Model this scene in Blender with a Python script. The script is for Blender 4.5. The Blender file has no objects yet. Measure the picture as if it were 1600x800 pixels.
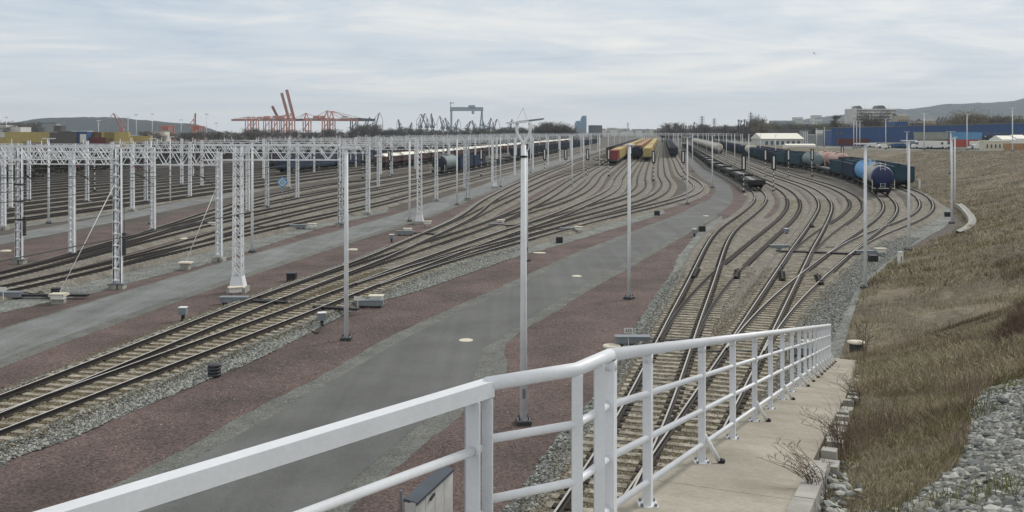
import bpy, math, random
import numpy as np
from mathutils import Vector, Matrix
random.seed(7); np.random.seed(7)
SC = bpy.context.scene
C = SC.collection
R = math.radians

# ---------------------------------------------------------------- camera
CAMH = 9.0; FPX = 1450.0; HOR = 205.0
cam = bpy.data.cameras.new('camera'); camo = bpy.data.objects.new('camera', cam); C.objects.link(camo)
camo.location = (0, 0, CAMH); camo.rotation_euler = (R(90), 0, 0)
cam.sensor_width = 36; cam.lens = FPX/1600*36
cam.shift_y = -(400-HOR)/1600
cam.clip_start = 0.1; cam.clip_end = 20000
SC.camera = camo

# ---------------------------------------------------------------- world
SUN_EL, SUN_AZ = 38.0, 50.0      # azimuth clockwise from +Y (view direction)
w = bpy.data.worlds.new('World'); SC.world = w; w.use_nodes = True
nt = w.node_tree; nt.nodes.clear(); N = nt.nodes.new; Lk = nt.links.new
out = N('ShaderNodeOutputWorld')
sky = N('ShaderNodeTexSky'); sky.sky_type = 'NISHITA'; sky.sun_disc = False
sky.sun_elevation = R(SUN_EL); sky.sun_rotation = R(SUN_AZ); sky.dust_density = 4
b1 = N('ShaderNodeBackground'); b1.inputs[1].default_value = 0.09; Lk(sky.outputs[0], b1.inputs[0])
tc = N('ShaderNodeTexCoord'); sp = N('ShaderNodeSeparateXYZ'); Lk(tc.outputs['Generated'], sp.inputs[0])
def wm(op, a, b=None, clamp=False):
    n = N('ShaderNodeMath'); n.operation = op; n.use_clamp = clamp
    for i, v in enumerate((a, b)):
        if v is None: continue
        if isinstance(v, (int, float)): n.inputs[i].default_value = v
        else: Lk(v, n.inputs[i])
    return n.outputs[0]
zz = wm('MAXIMUM', sp.outputs[2], 0.0)
zd = wm('ADD', zz, 0.05)
cx = wm('DIVIDE', sp.outputs[0], zd); cy = wm('DIVIDE', sp.outputs[1], zd)
cb = N('ShaderNodeCombineXYZ'); Lk(cx, cb.inputs[0]); Lk(cy, cb.inputs[1])
def wnoise(scale, detail, off, rough=0.55, sc=(1, 1, 1), dist=0.3):
    mp = N('ShaderNodeMapping'); Lk(cb.outputs[0], mp.inputs[0])
    mp.inputs['Location'].default_value = off; mp.inputs['Scale'].default_value = sc
    n = N('ShaderNodeTexNoise'); n.inputs['Scale'].default_value = scale; n.inputs['Detail'].default_value = detail
    n.inputs['Roughness'].default_value = rough; n.inputs['Distortion'].default_value = dist
    Lk(mp.outputs[0], n.inputs[0]); return n.outputs[0]
n1 = wnoise(0.26, 8, (5.3, 2.2, 0), 0.6, sc=(1, 1.0, 1), dist=1.2)
n2 = wnoise(0.9, 8, (8.1, 4.2, 2), 0.62, sc=(0.8, 1.1, 1), dist=1.5)
mixn = wm('ADD', wm('MULTIPLY', n1, 0.68), wm('MULTIPLY', n2, 0.32))
rp = N('ShaderNodeValToRGB'); Lk(mixn, rp.inputs[0])
el = rp.color_ramp.elements
el[0].position = 0.38; el[0].color = (0.325, 0.405, 0.50, 1)
el[1].position = 0.62; el[1].color = (0.66, 0.65, 0.63, 1)
e = el.new(0.5); e.color = (0.475, 0.525, 0.575, 1)
rh = N('ShaderNodeValToRGB'); Lk(zz, rh.inputs[0])
rh.color_ramp.elements[0].position = 0.0; rh.color_ramp.elements[0].color = (1, 1, 1, 1)
rh.color_ramp.elements[1].position = 0.15; rh.color_ramp.elements[1].color = (0.0, 0.0, 0.0, 1)
e = rh.color_ramp.elements.new(0.05); e.color = (0.35, 0.35, 0.35, 1)
mh = N('ShaderNodeMixRGB'); Lk(rh.outputs[0], mh.inputs[0]); Lk(rp.outputs[0], mh.inputs[1])
mh.inputs[2].default_value = (0.61, 0.625, 0.63, 1)
rz_ = N('ShaderNodeValToRGB'); Lk(zz, rz_.inputs[0])
rz_.color_ramp.elements[0].position = 0.16; rz_.color_ramp.elements[1].position = 0.5
mz = N('ShaderNodeMixRGB'); Lk(rz_.outputs[0], mz.inputs[0]); Lk(mh.outputs[0], mz.inputs[1])
mz.inputs[2].default_value = (0.56, 0.555, 0.54, 1); mh = mz
b2 = N('ShaderNodeBackground'); b2.inputs[1].default_value = 1.0; Lk(mh.outputs[0], b2.inputs[0])
ms = N('ShaderNodeMixShader'); ms.inputs[0].default_value = 0.93
Lk(b1.outputs[0], ms.inputs[1]); Lk(b2.outputs[0], ms.inputs[2]); Lk(ms.outputs[0], out.inputs[0])

sl = bpy.data.lights.new('sun', 'SUN'); sl.energy = 1.25; sl.angle = R(14); sl.color = (1, 0.965, 0.91)
so = bpy.data.objects.new('sun', sl); C.objects.link(so)
sd = Vector((math.sin(R(SUN_AZ))*math.cos(R(SUN_EL)), math.cos(R(SUN_AZ))*math.cos(R(SUN_EL)), math.sin(R(SUN_EL))))
so.rotation_euler = (-sd).to_track_quat('-Z', 'Y').to_euler()
SC.view_settings.view_transform = 'Standard'; SC.view_settings.look = 'None'
SC.view_settings.exposure = 0.50; SC.view_settings.gamma = 1.0

# ---------------------------------------------------------------- helpers
GZ = -0.40                                   # yard formation; rail tops are z = 0
def g(px, py, z=0.0):                        # survey: a spot seen in the photo put on the level z
    Y = FPX*(CAMH-z)/(py-HOR)
    return ((px-800)*Y/FPX, Y)
def gc(c, Y): return (c+0.162*Y, Y)          # straight sidings all run this way
TH = math.atan(0.162)

def srgb(r, g_, b):
    f = lambda v: (v/255/12.92) if v/255 <= 0.04045 else ((v/255+0.055)/1.055)**2.4
    return (f(r), f(g_), f(b))

MATS = {}
def mat(name, col, rough=0.8, metal=0.0, var=0.0, vscale=1.0, col2=None, bump=0.0, bscale=20.0, detail=5, spec=None,
        speck=0.0, sscale=8.0, speckcol=None, coord='world', far=None):
    m = bpy.data.materials.new(name); m.use_nodes = True; MATS[name] = m
    t = m.node_tree; bs = t.nodes['Principled BSDF']; nn = t.nodes.new; lk = t.links.new
    bs.inputs['Roughness'].default_value = rough; bs.inputs['Metallic'].default_value = metal
    if spec is not None: bs.inputs['Specular IOR Level'].default_value = spec
    if coord == 'world':
        ge = nn('ShaderNodeNewGeometry'); vec = ge.outputs['Position']
    else:
        tcx = nn('ShaderNodeTexCoord'); vec = tcx.outputs['Object']
    cur = None
    c1 = (*col, 1)
    if var > 0 or col2:
        no = nn('ShaderNodeTexNoise'); no.inputs['Scale'].default_value = vscale; no.inputs['Detail'].default_value = detail
        no.inputs['Roughness'].default_value = 0.6
        lk(vec, no.inputs[0])
        ra = nn('ShaderNodeValToRGB'); lk(no.outputs[0], ra.inputs[0])
        ra.color_ramp.elements[0].position = 0.33; ra.color_ramp.elements[1].position = 0.67
        if col2: ca, cb_ = c1, (*col2, 1)
        else:
            ca = tuple(x*(1-var) for x in col)+(1,); cb_ = tuple(min(1, x*(1+var)) for x in col)+(1,)
        ra.color_ramp.elements[0].color = ca; ra.color_ramp.elements[1].color = cb_
        cur = ra.outputs[0]
    if speck > 0:
        vo = nn('ShaderNodeTexVoronoi'); vo.inputs['Scale'].default_value = sscale; lk(vec, vo.inputs['Vector'])
        sx = nn('ShaderNodeSeparateColor'); lk(vo.outputs['Color'], sx.inputs[0])
        mr = nn('ShaderNodeMapRange'); lk(sx.outputs[0], mr.inputs[0])
        mr.inputs[3].default_value = 1-speck; mr.inputs[4].default_value = 1+speck
        mx = nn('ShaderNodeMixRGB'); mx.blend_type = 'MULTIPLY'; mx.inputs[0].default_value = 1
        if cur: lk(cur, mx.inputs[1])
        else: mx.inputs[1].default_value = c1
        lk(mr.outputs[0], mx.inputs[2]); cur = mx.outputs[0]
    if cur: lk(cur, bs.inputs['Base Color'])
    else: bs.inputs['Base Color'].default_value = c1
    if bump > 0:
        nb = nn('ShaderNodeTexNoise'); nb.inputs['Scale'].default_value = bscale; nb.inputs['Detail'].default_value = 4
        lk(vec, nb.inputs[0])
        bu = nn('ShaderNodeBump'); bu.inputs['Strength'].default_value = bump; bu.inputs['Distance'].default_value = 0.05
        lk(nb.outputs[0], bu.inputs['Height']); lk(bu.outputs[0], bs.inputs['Normal'])
    return m

S = srgb
mat('maroon', S(104, 88, 84), 0.95, col2=S(77, 66, 62), vscale=0.35, speck=0.5, sscale=17, bump=0.6, bscale=9)
mat('dull_gravel', S(92, 85, 77), 0.95, col2=S(70, 64, 57), vscale=0.15, speck=0.2, sscale=5, bump=0.4, bscale=5)
mat('plain', S(98, 98, 88), 0.95, col2=S(84, 84, 74), vscale=0.02)
mat('ballast_light', S(132, 128, 119), 0.95, col2=S(104, 100, 91), vscale=0.5, speck=0.35, sscale=11, bump=0.6, bscale=10)
mat('ballast_near', S(128, 122, 106), 0.95, col2=S(96, 88, 72), vscale=0.9, speck=0.5, sscale=17, bump=0.9, bscale=16)
mat('ballast_grey', S(132, 135, 131), 0.95, col2=S(104, 107, 103), vscale=0.6, speck=0.55, sscale=12, bump=0.9, bscale=12)
mat('stone', S(160, 162, 157), 0.9, col2=S(112, 114, 110), vscale=5.5)
mat('stone_big', S(150, 153, 154), 0.85, col2=S(108, 112, 114), vscale=5.0, bump=0.4, bscale=30)
mat('gravel_track', S(120, 120, 116), 0.95, col2=S(96, 96, 92), vscale=2.2, speck=0.5, sscale=26, bump=0.8, bscale=22)
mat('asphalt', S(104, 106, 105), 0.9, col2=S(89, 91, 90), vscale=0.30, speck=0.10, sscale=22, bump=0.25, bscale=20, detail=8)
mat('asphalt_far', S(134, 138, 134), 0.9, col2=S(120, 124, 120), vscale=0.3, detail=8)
mat('path', S(126, 130, 129), 0.95, col2=S(106, 109, 107), vscale=0.4, speck=0.12, sscale=12)
mat('shoulder', S(116, 118, 114), 0.95, col2=S(92, 94, 89), vscale=1.1, speck=0.38, sscale=24, bump=0.8, bscale=10, detail=9)
mat('soil', S(122, 112, 94), 0.98, col2=S(88, 82, 67), vscale=0.22, speck=0.3, sscale=5, bump=0.9, bscale=3, detail=9)
mat('rail_side', S(27, 22, 19), 0.7, 0.1, var=0.25, vscale=3)
mat('rail_top', S(206, 204, 200), 0.45, 0.0)
mat('rail_top_worn', S(184, 180, 174), 0.5, 0.0)
mat('rail_top_rust', S(70, 62, 56), 0.6, 0.3)
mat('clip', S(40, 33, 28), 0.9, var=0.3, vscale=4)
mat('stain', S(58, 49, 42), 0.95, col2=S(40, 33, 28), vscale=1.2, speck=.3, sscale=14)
mat('sleeper_c', S(176, 171, 157), 0.9, col2=S(110, 104, 92), vscale=2.3, speck=0.15, sscale=9)
mat('galv', S(228, 231, 234), 0.55, 0.0, var=0.08, vscale=1.5)
mat('galv_dark', S(124, 128, 132), 0.6, 0.1, var=0.1, vscale=2)
mat('white_paint', S(226, 230, 235), 0.42, 0.0, col2=S(214, 217, 221), vscale=1.6, detail=9, speck=.025, sscale=45)
mat('white', S(225, 225, 220), 0.6, var=0.05, vscale=2)
mat('cream', S(212, 206, 188), 0.8, var=0.08, vscale=3)
mat('concrete', S(168, 163, 150), 0.9, col2=S(142, 137, 122), vscale=1.1, speck=0.08, sscale=30, bump=0.2, bscale=25, detail=8)
mat('concrete_grey', S(172, 171, 165), 0.9, col2=S(140, 138, 130), vscale=2.5, bump=0.25, bscale=25)
mat('dark', S(42, 42, 44), 0.7)
mat('black', S(22, 22, 24), 0.7)
mat('box_grey', S(128, 136, 142), 0.6, var=0.08, vscale=4)
mat('dark_box', S(62, 64, 68), 0.6, var=0.1, vscale=4)
mat('navy', S(34, 44, 66), 0.7, var=0.25, vscale=0.8)
mat('navy_dark', S(36, 40, 54), 0.75, var=0.25, vscale=0.8)
mat('teal', S(38, 70, 84), 0.7, var=0.25, vscale=0.8)
mat('blue_wagon', S(38, 56, 80), 0.65, var=0.22, vscale=0.9)
mat('maroon_wagon', S(84, 58, 58), 0.75, var=0.25, vscale=0.8)
mat('tank_blue', S(104, 162, 210), 0.4, var=0.12, vscale=1.2)
mat('tank_silver', S(150, 152, 148), 0.5, 0.3, var=0.22, vscale=1.5)
mat('tank_grey', S(116, 130, 132), 0.5, 0.1, var=0.15, vscale=1.2)
mat('tank_pink', S(198, 160, 148), 0.5, var=0.12, vscale=1.2)
mat('tank_white', S(214, 208, 194), 0.5, col2=S(160, 150, 136), vscale=0.5)
mat('loco_blue', S(24, 38, 84), 0.45, var=0.15, vscale=1)
mat('bogie', S(46, 42, 40), 0.85, var=0.3, vscale=2)
mat('c_yellow', S(184, 166, 106), 0.7, var=0.10, vscale=0.7)
mat('c_red', S(134, 56, 52), 0.7, var=0.15, vscale=0.7)
mat('c_rust', S(176, 84, 68), 0.7, var=0.12, vscale=0.7)
mat('c_blue', S(40, 82, 122), 0.7, var=0.12, vscale=0.7)
mat('c_sky', S(98, 150, 190), 0.7, var=0.1, vscale=0.7)
mat('c_orange', S(172, 134, 98), 0.7, var=0.1, vscale=0.7)
mat('c_grey', S(150, 152, 142), 0.7, var=0.12, vscale=0.7)
mat('c_maroon', S(96, 48, 46), 0.7, var=0.12, vscale=0.7)
mat('coal', S(30, 29, 29), 0.95, var=0.3, vscale=3)
mat('crane_orange', S(192, 124, 104), 0.7)
mat('crane_grey', S(110, 116, 122), 0.7)
mat('crane_dark', S(78, 80, 84), 0.7)
mat('gantry_grey', S(150, 166, 176), 0.7)
mat('tree_bark', S(62, 54, 48), 0.95)
mat('twig', S(90, 83, 75), 0.95, var=0.25, vscale=0.6)
mat('twig_light', S(128, 118, 96), 0.95, var=0.2, vscale=0.6)
mat('twig_green', S(100, 106, 70), 0.95, var=0.25, vscale=0.6)
mat('scrub', S(64, 62, 52), 0.95, col2=S(42, 44, 38), vscale=0.3)
mat('hill', S(40, 50, 50), 0.95, col2=S(26, 35, 38), vscale=0.02, detail=9)
mat('hill_brown', S(78, 80, 66), 0.95, col2=S(50, 56, 48), vscale=0.02, detail=9)
mat('wall_white', S(206, 206, 200), 0.8, var=0.06, vscale=0.2)
mat('wall_grey', S(150, 154, 158), 0.8, var=0.08, vscale=0.1)
mat('wall_beige', S(176, 166, 146), 0.8, var=0.08, vscale=0.1)
mat('wall_dark', S(92, 88, 84), 0.8, var=0.1, vscale=0.1)
mat('roof_grey', S(112, 112, 112), 0.8, var=0.1, vscale=0.1)
mat('roof_white', S(232, 230, 218), 0.7)
mat('glass', S(70, 84, 96), 0.2, 0.0, spec=0.8)
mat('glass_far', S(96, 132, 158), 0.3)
mat('ware_blue', S(38, 74, 124), 0.55, var=0.08, vscale=0.15)
mat('sign_blue', S(80, 150, 200), 0.6)
mat('red_paint', S(150, 50, 40), 0.6)
mat('lid', S(70, 78, 88), 0.6, var=0.12, vscale=5)
mat('panel', S(208, 208, 206), 0.7, col2=S(176, 176, 174), vscale=6, detail=8)
mat('stalk', S(96, 78, 66), 0.95, var=0.2, vscale=4)
mat('led', S(235, 238, 240), 0.5)
mat('wire', S(46, 48, 52), 0.6)
# grass with one random tint per blade
def grassmat(name, cols):
    m = bpy.data.materials.new(name); m.use_nodes = True; MATS[name] = m
    t = m.node_tree; bs = t.nodes['Principled BSDF']; bs.inputs['Roughness'].default_value = 0.95
    bs.inputs['Specular IOR Level'].default_value = 0.15
    at = t.nodes.new('ShaderNodeAttribute'); at.attribute_name = 'tint'
    ra = t.nodes.new('ShaderNodeValToRGB'); t.links.new(at.outputs['Fac'], ra.inputs[0])
    el = ra.color_ramp.elements; el[0].color = (*cols[0], 1); el[1].color = (*cols[-1], 1)
    for i, c_ in enumerate(cols[1:-1]):
        e = el.new((i+1)/(len(cols)-1)); e.color = (*c_, 1)
    t.links.new(ra.outputs[0], bs.inputs['Base Color'])
grassmat('grass_dry', [S(98, 89, 75), S(126, 115, 97), S(154, 143, 120), S(182, 172, 148), S(118, 118, 92), S(142, 132, 112)])
grassmat('twigs', [S(112, 99, 87), S(136, 122, 108), S(160, 147, 130)])
grassmat('pebble', [S(86, 90, 90), S(120, 123, 121), S(152, 155, 152), S(188, 190, 184), S(130, 126, 116)])

def streaks(name, ang, amt, s1=1.6, s2=.05):
    t = MATS[name].node_tree; bs = t.nodes['Principled BSDF']; l = bs.inputs['Base Color'].links[0]; src = l.from_socket
    ge = t.nodes.new('ShaderNodeNewGeometry'); mp = t.nodes.new('ShaderNodeMapping'); mp.inputs['Rotation'].default_value = (0, 0, ang); mp.inputs['Scale'].default_value = (s1, s2, 1)
    no = t.nodes.new('ShaderNodeTexNoise'); no.inputs['Scale'].default_value = 1; no.inputs['Detail'].default_value = 2
    mr = t.nodes.new('ShaderNodeMapRange'); mr.inputs[1].default_value = .3; mr.inputs[2].default_value = .7; mr.inputs[3].default_value = 1-amt; mr.inputs[4].default_value = 1+amt
    mx = t.nodes.new('ShaderNodeMixRGB'); mx.blend_type = 'MULTIPLY'; mx.inputs[0].default_value = 1
    t.links.new(ge.outputs['Position'], mp.inputs[0]); t.links.new(mp.outputs[0], no.inputs[0]); t.links.new(no.outputs[0], mr.inputs[0])
    t.links.new(src, mx.inputs[1]); t.links.new(mr.outputs[0], mx.inputs[2]); t.links.new(mx.outputs[0], bs.inputs['Base Color'])
streaks('asphalt', .27, .11, 1.3, .02); streaks('path', .16, .12); streaks('maroon', .2, .10, .3, .1); streaks('concrete', .4, .10, 1.5, .3); streaks('soil', -.9, .22, .5, .1)
def PR(o, **k):
    for a, b in k.items():
        if b is not None: o[a] = b
    return o
def empty(name, loc=(0, 0, 0), rz=0.0, parent=None):
    o = bpy.data.objects.new(name, None); C.objects.link(o); o.location = loc; o.rotation_euler = (0, 0, rz)
    o.empty_display_size = 0.2
    if parent: o.parent = parent
    return o
def obj(name, me, parent=None, loc=(0, 0, 0), rz=0.0):
    o = bpy.data.objects.new(name, me); C.objects.link(o); o.location = loc; o.rotation_euler = (0, 0, rz)
    if parent: o.parent = parent
    return o

class MB:
    def __init__(s, m='dark'): s.v = []; s.f = []; s.m = []; s.cur = m; s.sm = []
    def add(s, vs, fs, m=None, smooth=False):
        o = len(s.v); s.v += [tuple(x) for x in vs]; mm = m or s.cur
        for f in fs: s.f.append(tuple(i+o for i in f)); s.m.append(mm); s.sm.append(smooth)
        return s
    def merge(s, b):
        o = len(s.v); s.v += b.v; s.f += [tuple(i+o for i in f) for f in b.f]; s.m += b.m; s.sm += b.sm
        return s
    def box(s, x0, x1, y0, y1, z0, z1, m=None):
        vs = [(x0, y0, z0), (x1, y0, z0), (x1, y1, z0), (x0, y1, z0), (x0, y0, z1), (x1, y0, z1), (x1, y1, z1), (x0, y1, z1)]
        return s.add(vs, [(0, 3, 2, 1), (4, 5, 6, 7), (0, 1, 5, 4), (1, 2, 6, 5), (2, 3, 7, 6), (3, 0, 4, 7)], m)
    def cbox(s, c, sz, m=None):
        return s.box(c[0]-sz[0]/2, c[0]+sz[0]/2, c[1]-sz[1]/2, c[1]+sz[1]/2, c[2]-sz[2]/2, c[2]+sz[2]/2, m)
    def bar(s, p, q, w_, h=None, m=None, up=(0, 0, 1)):
        h = h or w_; p = Vector(p); q = Vector(q); d = (q-p)
        if d.length < 1e-6: return s
        d.normalize(); u = Vector(up)
        if abs(d.dot(u)) > 0.98: u = Vector((1, 0, 0))
        a = d.cross(u).normalized()*w_/2; b = a.cross(d).normalized()*h/2
        vs = [p-a-b, p+a-b, p+a+b, p-a+b, q-a-b, q+a-b, q+a+b, q-a+b]
        return s.add(vs, [(0, 3, 2, 1), (4, 5, 6, 7), (0, 1, 5, 4), (1, 2, 6, 5), (2, 3, 7, 6), (3, 0, 4, 7)], m)
    def tube(s, pts, r, n=8, m=None, r2=None, cap=True):
        pts = [Vector(p) for p in pts]; k = len(pts); vs = []
        r2 = r if r2 is None else r2
        pu = None
        for i, p in enumerate(pts):
            d = (pts[min(i+1, k-1)]-pts[max(i-1, 0)]).normalized()
            u = Vector((0, 0, 1)) if abs(d.z) < 0.95 else Vector((1, 0, 0))
            if pu is not None and abs(d.dot(pu)) < 0.9: u = pu
            a = d.cross(u).normalized(); b = a.cross(d).normalized(); pu = b
            rr = r+(r2-r)*i/max(1, k-1)
            for j in range(n):
                t = 2*math.pi*j/n
                vs.append(p+a*math.cos(t)*rr+b*math.sin(t)*rr)
        fs = []
        for i in range(k-1):
            for j in range(n):
                fs.append((i*n+j, (i+1)*n+j, (i+1)*n+(j+1) % n, i*n+(j+1) % n))
        s.add(vs, fs, m, smooth=n > 4)
        if cap:
            o = len(s.v)-k*n
            s.f.append(tuple(o+j for j in range(n))); s.m.append(m or s.cur); s.sm.append(False)
            s.f.append(tuple(o+(k-1)*n+n-1-j for j in range(n))); s.m.append(m or s.cur); s.sm.append(False)
        return s
    def lathe(s, prof, n=12, c=(0, 0), m=None, axis='z', off=0):     # prof: (r, t)
        vs = []
        for r_, t in prof:
            for j in range(n):
                a = 2*math.pi*j/n
                if axis == 'z': vs.append((c[0]+r_*math.cos(a), c[1]+r_*math.sin(a), t))
                else: vs.append((t, c[0]+r_*math.cos(a), c[1]+r_*math.sin(a)))
        fs = []
        for i in range(len(prof)-1):
            for j in range(n):
                q = (i*n+j, i*n+(j+1) % n, (i+1)*n+(j+1) % n, (i+1)*n+j)
                fs.append(q)
        return s.add(vs, fs, m, smooth=True)
    def prism(s, poly, z0, z1, m=None, sides=True):
        n = len(poly); vs = [(x, y, z0) for x, y in poly]+[(x, y, z1) for x, y in poly]
        fs = [tuple(range(n, 2*n)), tuple(range(n-1, -1, -1))]
        if sides: fs += [(i, (i+1) % n, n+(i+1) % n, n+i) for i in range(n)]
        return s.add(vs, fs, m)
    def mesh(s, name):
        me = bpy.data.meshes.new(name); me.from_pydata(s.v, [], s.f)
        ns = []
        for m in s.m:
            if m not in ns: ns.append(m)
        for m in ns: me.materials.append(MATS[m])
        ix = {m: i for i, m in enumerate(ns)}
        me.polygons.foreach_set('material_index', [ix[m] for m in s.m])
        me.polygons.foreach_set('use_smooth', s.sm)
        me.update(); return me
    def build(s, name, parent=None, **k):
        return obj(name, s.mesh(name), parent, **k)

def npmesh(name, v, f, mname, tint=None, smooth=False):   # v (n,3), f (k,3 or 4) arrays, tint per vertex
    me = bpy.data.meshes.new(name); nv = len(v); nf, k = f.shape
    me.vertices.add(nv); me.vertices.foreach_set('co', np.asarray(v, np.float32).ravel())
    me.loops.add(nf*k); me.loops.foreach_set('vertex_index', np.asarray(f, np.int32).ravel())
    me.polygons.add(nf); me.polygons.foreach_set('loop_start', np.arange(0, nf*k, k, dtype=np.int32))
    me.polygons.foreach_set('loop_total', np.full(nf, k, np.int32))
    if tint is not None:
        a = me.attributes.new('tint', 'FLOAT', 'POINT'); a.data.foreach_set('value', np.asarray(tint, np.float32))
    me.materials.append(MATS[mname]); me.update(calc_edges=True)
    me.shade_flat()
    return me

KINDS = {}
def define(kind, parts):           # parts: list of (name, MB, [(subname, MB), ...])
    one = MB()
    L = []
    for p in parts:
        nm, mb = p[0], p[1]; subs = p[2] if len(p) > 2 else []
        one.merge(mb)
        for sn, sm_ in subs: one.merge(sm_)
        L.append((nm, mb.mesh(nm), [(sn, sm_.mesh(sn)) for sn, sm_ in subs]))
    KINDS[kind] = (L, one.mesh(kind))
def place(kind, name, loc, rz=0.0, label=None, cat=None, group=None, single=False, rx=None, scale=None):
    L, one = KINDS[kind]
    if single or len(L) == 1 and not L[0][2]:
        r = obj(name, one, None, loc, rz)
    else:
        r = empty(name, loc, rz)
        for nm, me, subs in L:
            c_ = obj(nm, me, r)
            if nm in ('stakes', 'band', 'ladder', 'catwalk', 'handrail'): c_['kind'] = 'stuff'
            for sn, sme in subs: obj(sn, sme, c_)
    if scale: r.scale = scale if not isinstance(scale, (int, float)) else (scale,)*3
    PR(r, label=label, category=cat, group=group)
    return r
def struct(o): o['kind'] = 'structure'; return o
def stuff(o, label=None, cat=None):
    o['kind'] = 'stuff'; PR(o, label=label, category=cat); return o

# ---------------------------------------------------------------- ground
def poly(name, pts, z, m, px=True):
    P = [g(x, y, z) for x, y in pts] if px else pts
    mb = MB(m); n = len(P)
    mb.add([(x, y, z) for x, y in P], [tuple(range(n))])
    me = mb.mesh(name)
    if me.polygons[0].normal.z < 0: me.flip_normals()
    return struct(obj(name, me))
def smooth_poly(pts, n=8):          # Catmull-Rom closed/open line
    out_ = []
    for i in range(len(pts)-1):
        p0 = pts[max(i-1, 0)]; p1 = pts[i]; p2 = pts[i+1]; p3 = pts[min(i+2, len(pts)-1)]
        for k in range(n):
            t = k/n
            out_.append(tuple(0.5*((2*b)+(-a+c_)*t+(2*a-5*b+4*c_-d)*t*t+(-a+3*b-3*c_+d)*t**3) for a, b, c_, d in zip(p0, p1, p2, p3)))
    out_.append(tuple(pts[-1])); return out_
def strip(name, left, right, z, m, thick=0.0, jag=0.0):   # ribbon between two world polylines
    def res(P, n):
        P = np.array(P); d = np.r_[0, np.cumsum(np.hypot(*np.diff(P, axis=0).T))]
        t = np.linspace(0, 1, n)**1.0*d[-1]
        return np.stack([np.interp(t, d, P[:, 0]), np.interp(t, d, P[:, 1])], 1)
    n = 160
    A = res(smooth_poly(left), n); B = res(smooth_poly(right), n)
    if jag > 0:
        A[:, 0] += np.random.uniform(-jag, jag, n); B[:, 0] += np.random.uniform(-jag, jag, n)
    v = [(x, y, z) for x, y in A]+[(x, y, z) for x, y in B]
    f = [(i, n+i, n+i+1, i+1) for i in range(n-1)]
    mb = MB(m); mb.add(v, f); me = mb.mesh(name)
    if me.polygons[0].normal.z < 0: me.flip_normals()
    return struct(obj(name, me))

G_ = lambda L, z=GZ: [g(x, y, z) for x, y in L]
far = 6500
poly('ground', [(-far, -60), (far, -60), (far, far), (-far, far)], GZ-0.02, 'plain', px=False)
poly('yard_ground', [(-900, 60), (200, 60), (420, 1500), (-700, 1500)], GZ-0.012, 'dull_gravel', px=False)
# red-brown gravel round the near tracks, ragged edge towards the grey-brown
fan = G_([(1150, 284), (1165, 300), (1160, 325), (1090, 350)]) + [(60, 62), (30, -20), (-60, -20), (-90, 60)] + G_([(0, 384), (200, 352), (420, 303), (600, 330), (700, 312), (860, 268), (940, 300), (1040, 312), (1110, 300)])
poly('gravel_bed', fan, GZ-0.006, 'maroon', px=False)

# asphalt service road and its gravel shoulders
RL = [(0, 875), (250, 748), (400, 663), (500, 610), (600, 546), (700, 496), (800, 450), (900, 402), (1000, 362), (1060, 337), (1100, 317), (1116, 303), (1117, 292), (1106, 284), (1090, 273), (1074, 252), (1062, 238), (1049, 220)]
RR = [(300, 965), (440, 850), (515, 780), (590, 715), (635, 680), (700, 627), (745, 594), (757, 572), (754, 547), (772, 529), (805, 512), (840, 487), (875, 467), (937, 430), (980, 410), (1040, 378), (1120, 335), (1144, 317), (1152, 300), (1146, 289), (1129, 279), (1113, 269), (1084, 250), (1070, 238), (1053, 220)]
SL = [(0, 840), (250, 722), (400, 638), (500, 588), (600, 531), (700, 484), (800, 440), (900, 395), (1000, 357), (1060, 334), (1099, 315)]
SR = [(420, 930), (520, 825), (600, 747), (635, 720), (675, 684), (705, 663), (740, 628), (785, 590), (793, 570), (787, 547), (802, 527), (832, 507), (872, 485), (930, 448), (990, 415), (1046, 382), (1121, 338)]
strip('road_shoulder', G_(SL), G_(SR), GZ, 'shoulder', jag=0.06)
strip('road', G_(RL), G_(RR), GZ+0.006, 'asphalt')
# cinder path between the two yards, then the upper path
P1 = [(-260, 628), (0, 537), (200, 472), (400, 408), (640, 337), (713, 309.5), (770, 290), (807, 273.5), (860, 257), (930, 236.7)]
def ribbon_c(name, cen, wl, wr, z, m, ext=None, jag=0.0):
    P = [Vector((*p, 0)) for p in cen]
    if ext: P += [Vector((*gc(ext, Y), 0)) for Y in (500, 700, 1000, 1400)]
    A, B = [], []
    for i, p in enumerate(P):
        d = (P[min(i+1, len(P)-1)]-P[max(i-1, 0)]).normalized(); nrm = Vector((-d.y, d.x, 0))
        a = p+nrm*wl; b = p-nrm*wr; A.append((a.x, a.y)); B.append((b.x, b.y))
    return strip(name, A, B, z, m, jag=jag)
ribbon_c('path_verge', G_(P1), 2.15, 2.7, GZ, 'shoulder', -30.2, 0.08)
ribbon_c('path', G_(P1), 1.9, 1.9, GZ+0.006, 'path', -30.2)
P2 = [(-200, 410), (0, 375), (180, 341), (340, 308), (420, 293), (500, 279.5), (600, 266)]
ribbon_c('upper_path', G_(P2), 2.0, 2.0, GZ+0.004, 'path', None)
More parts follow.
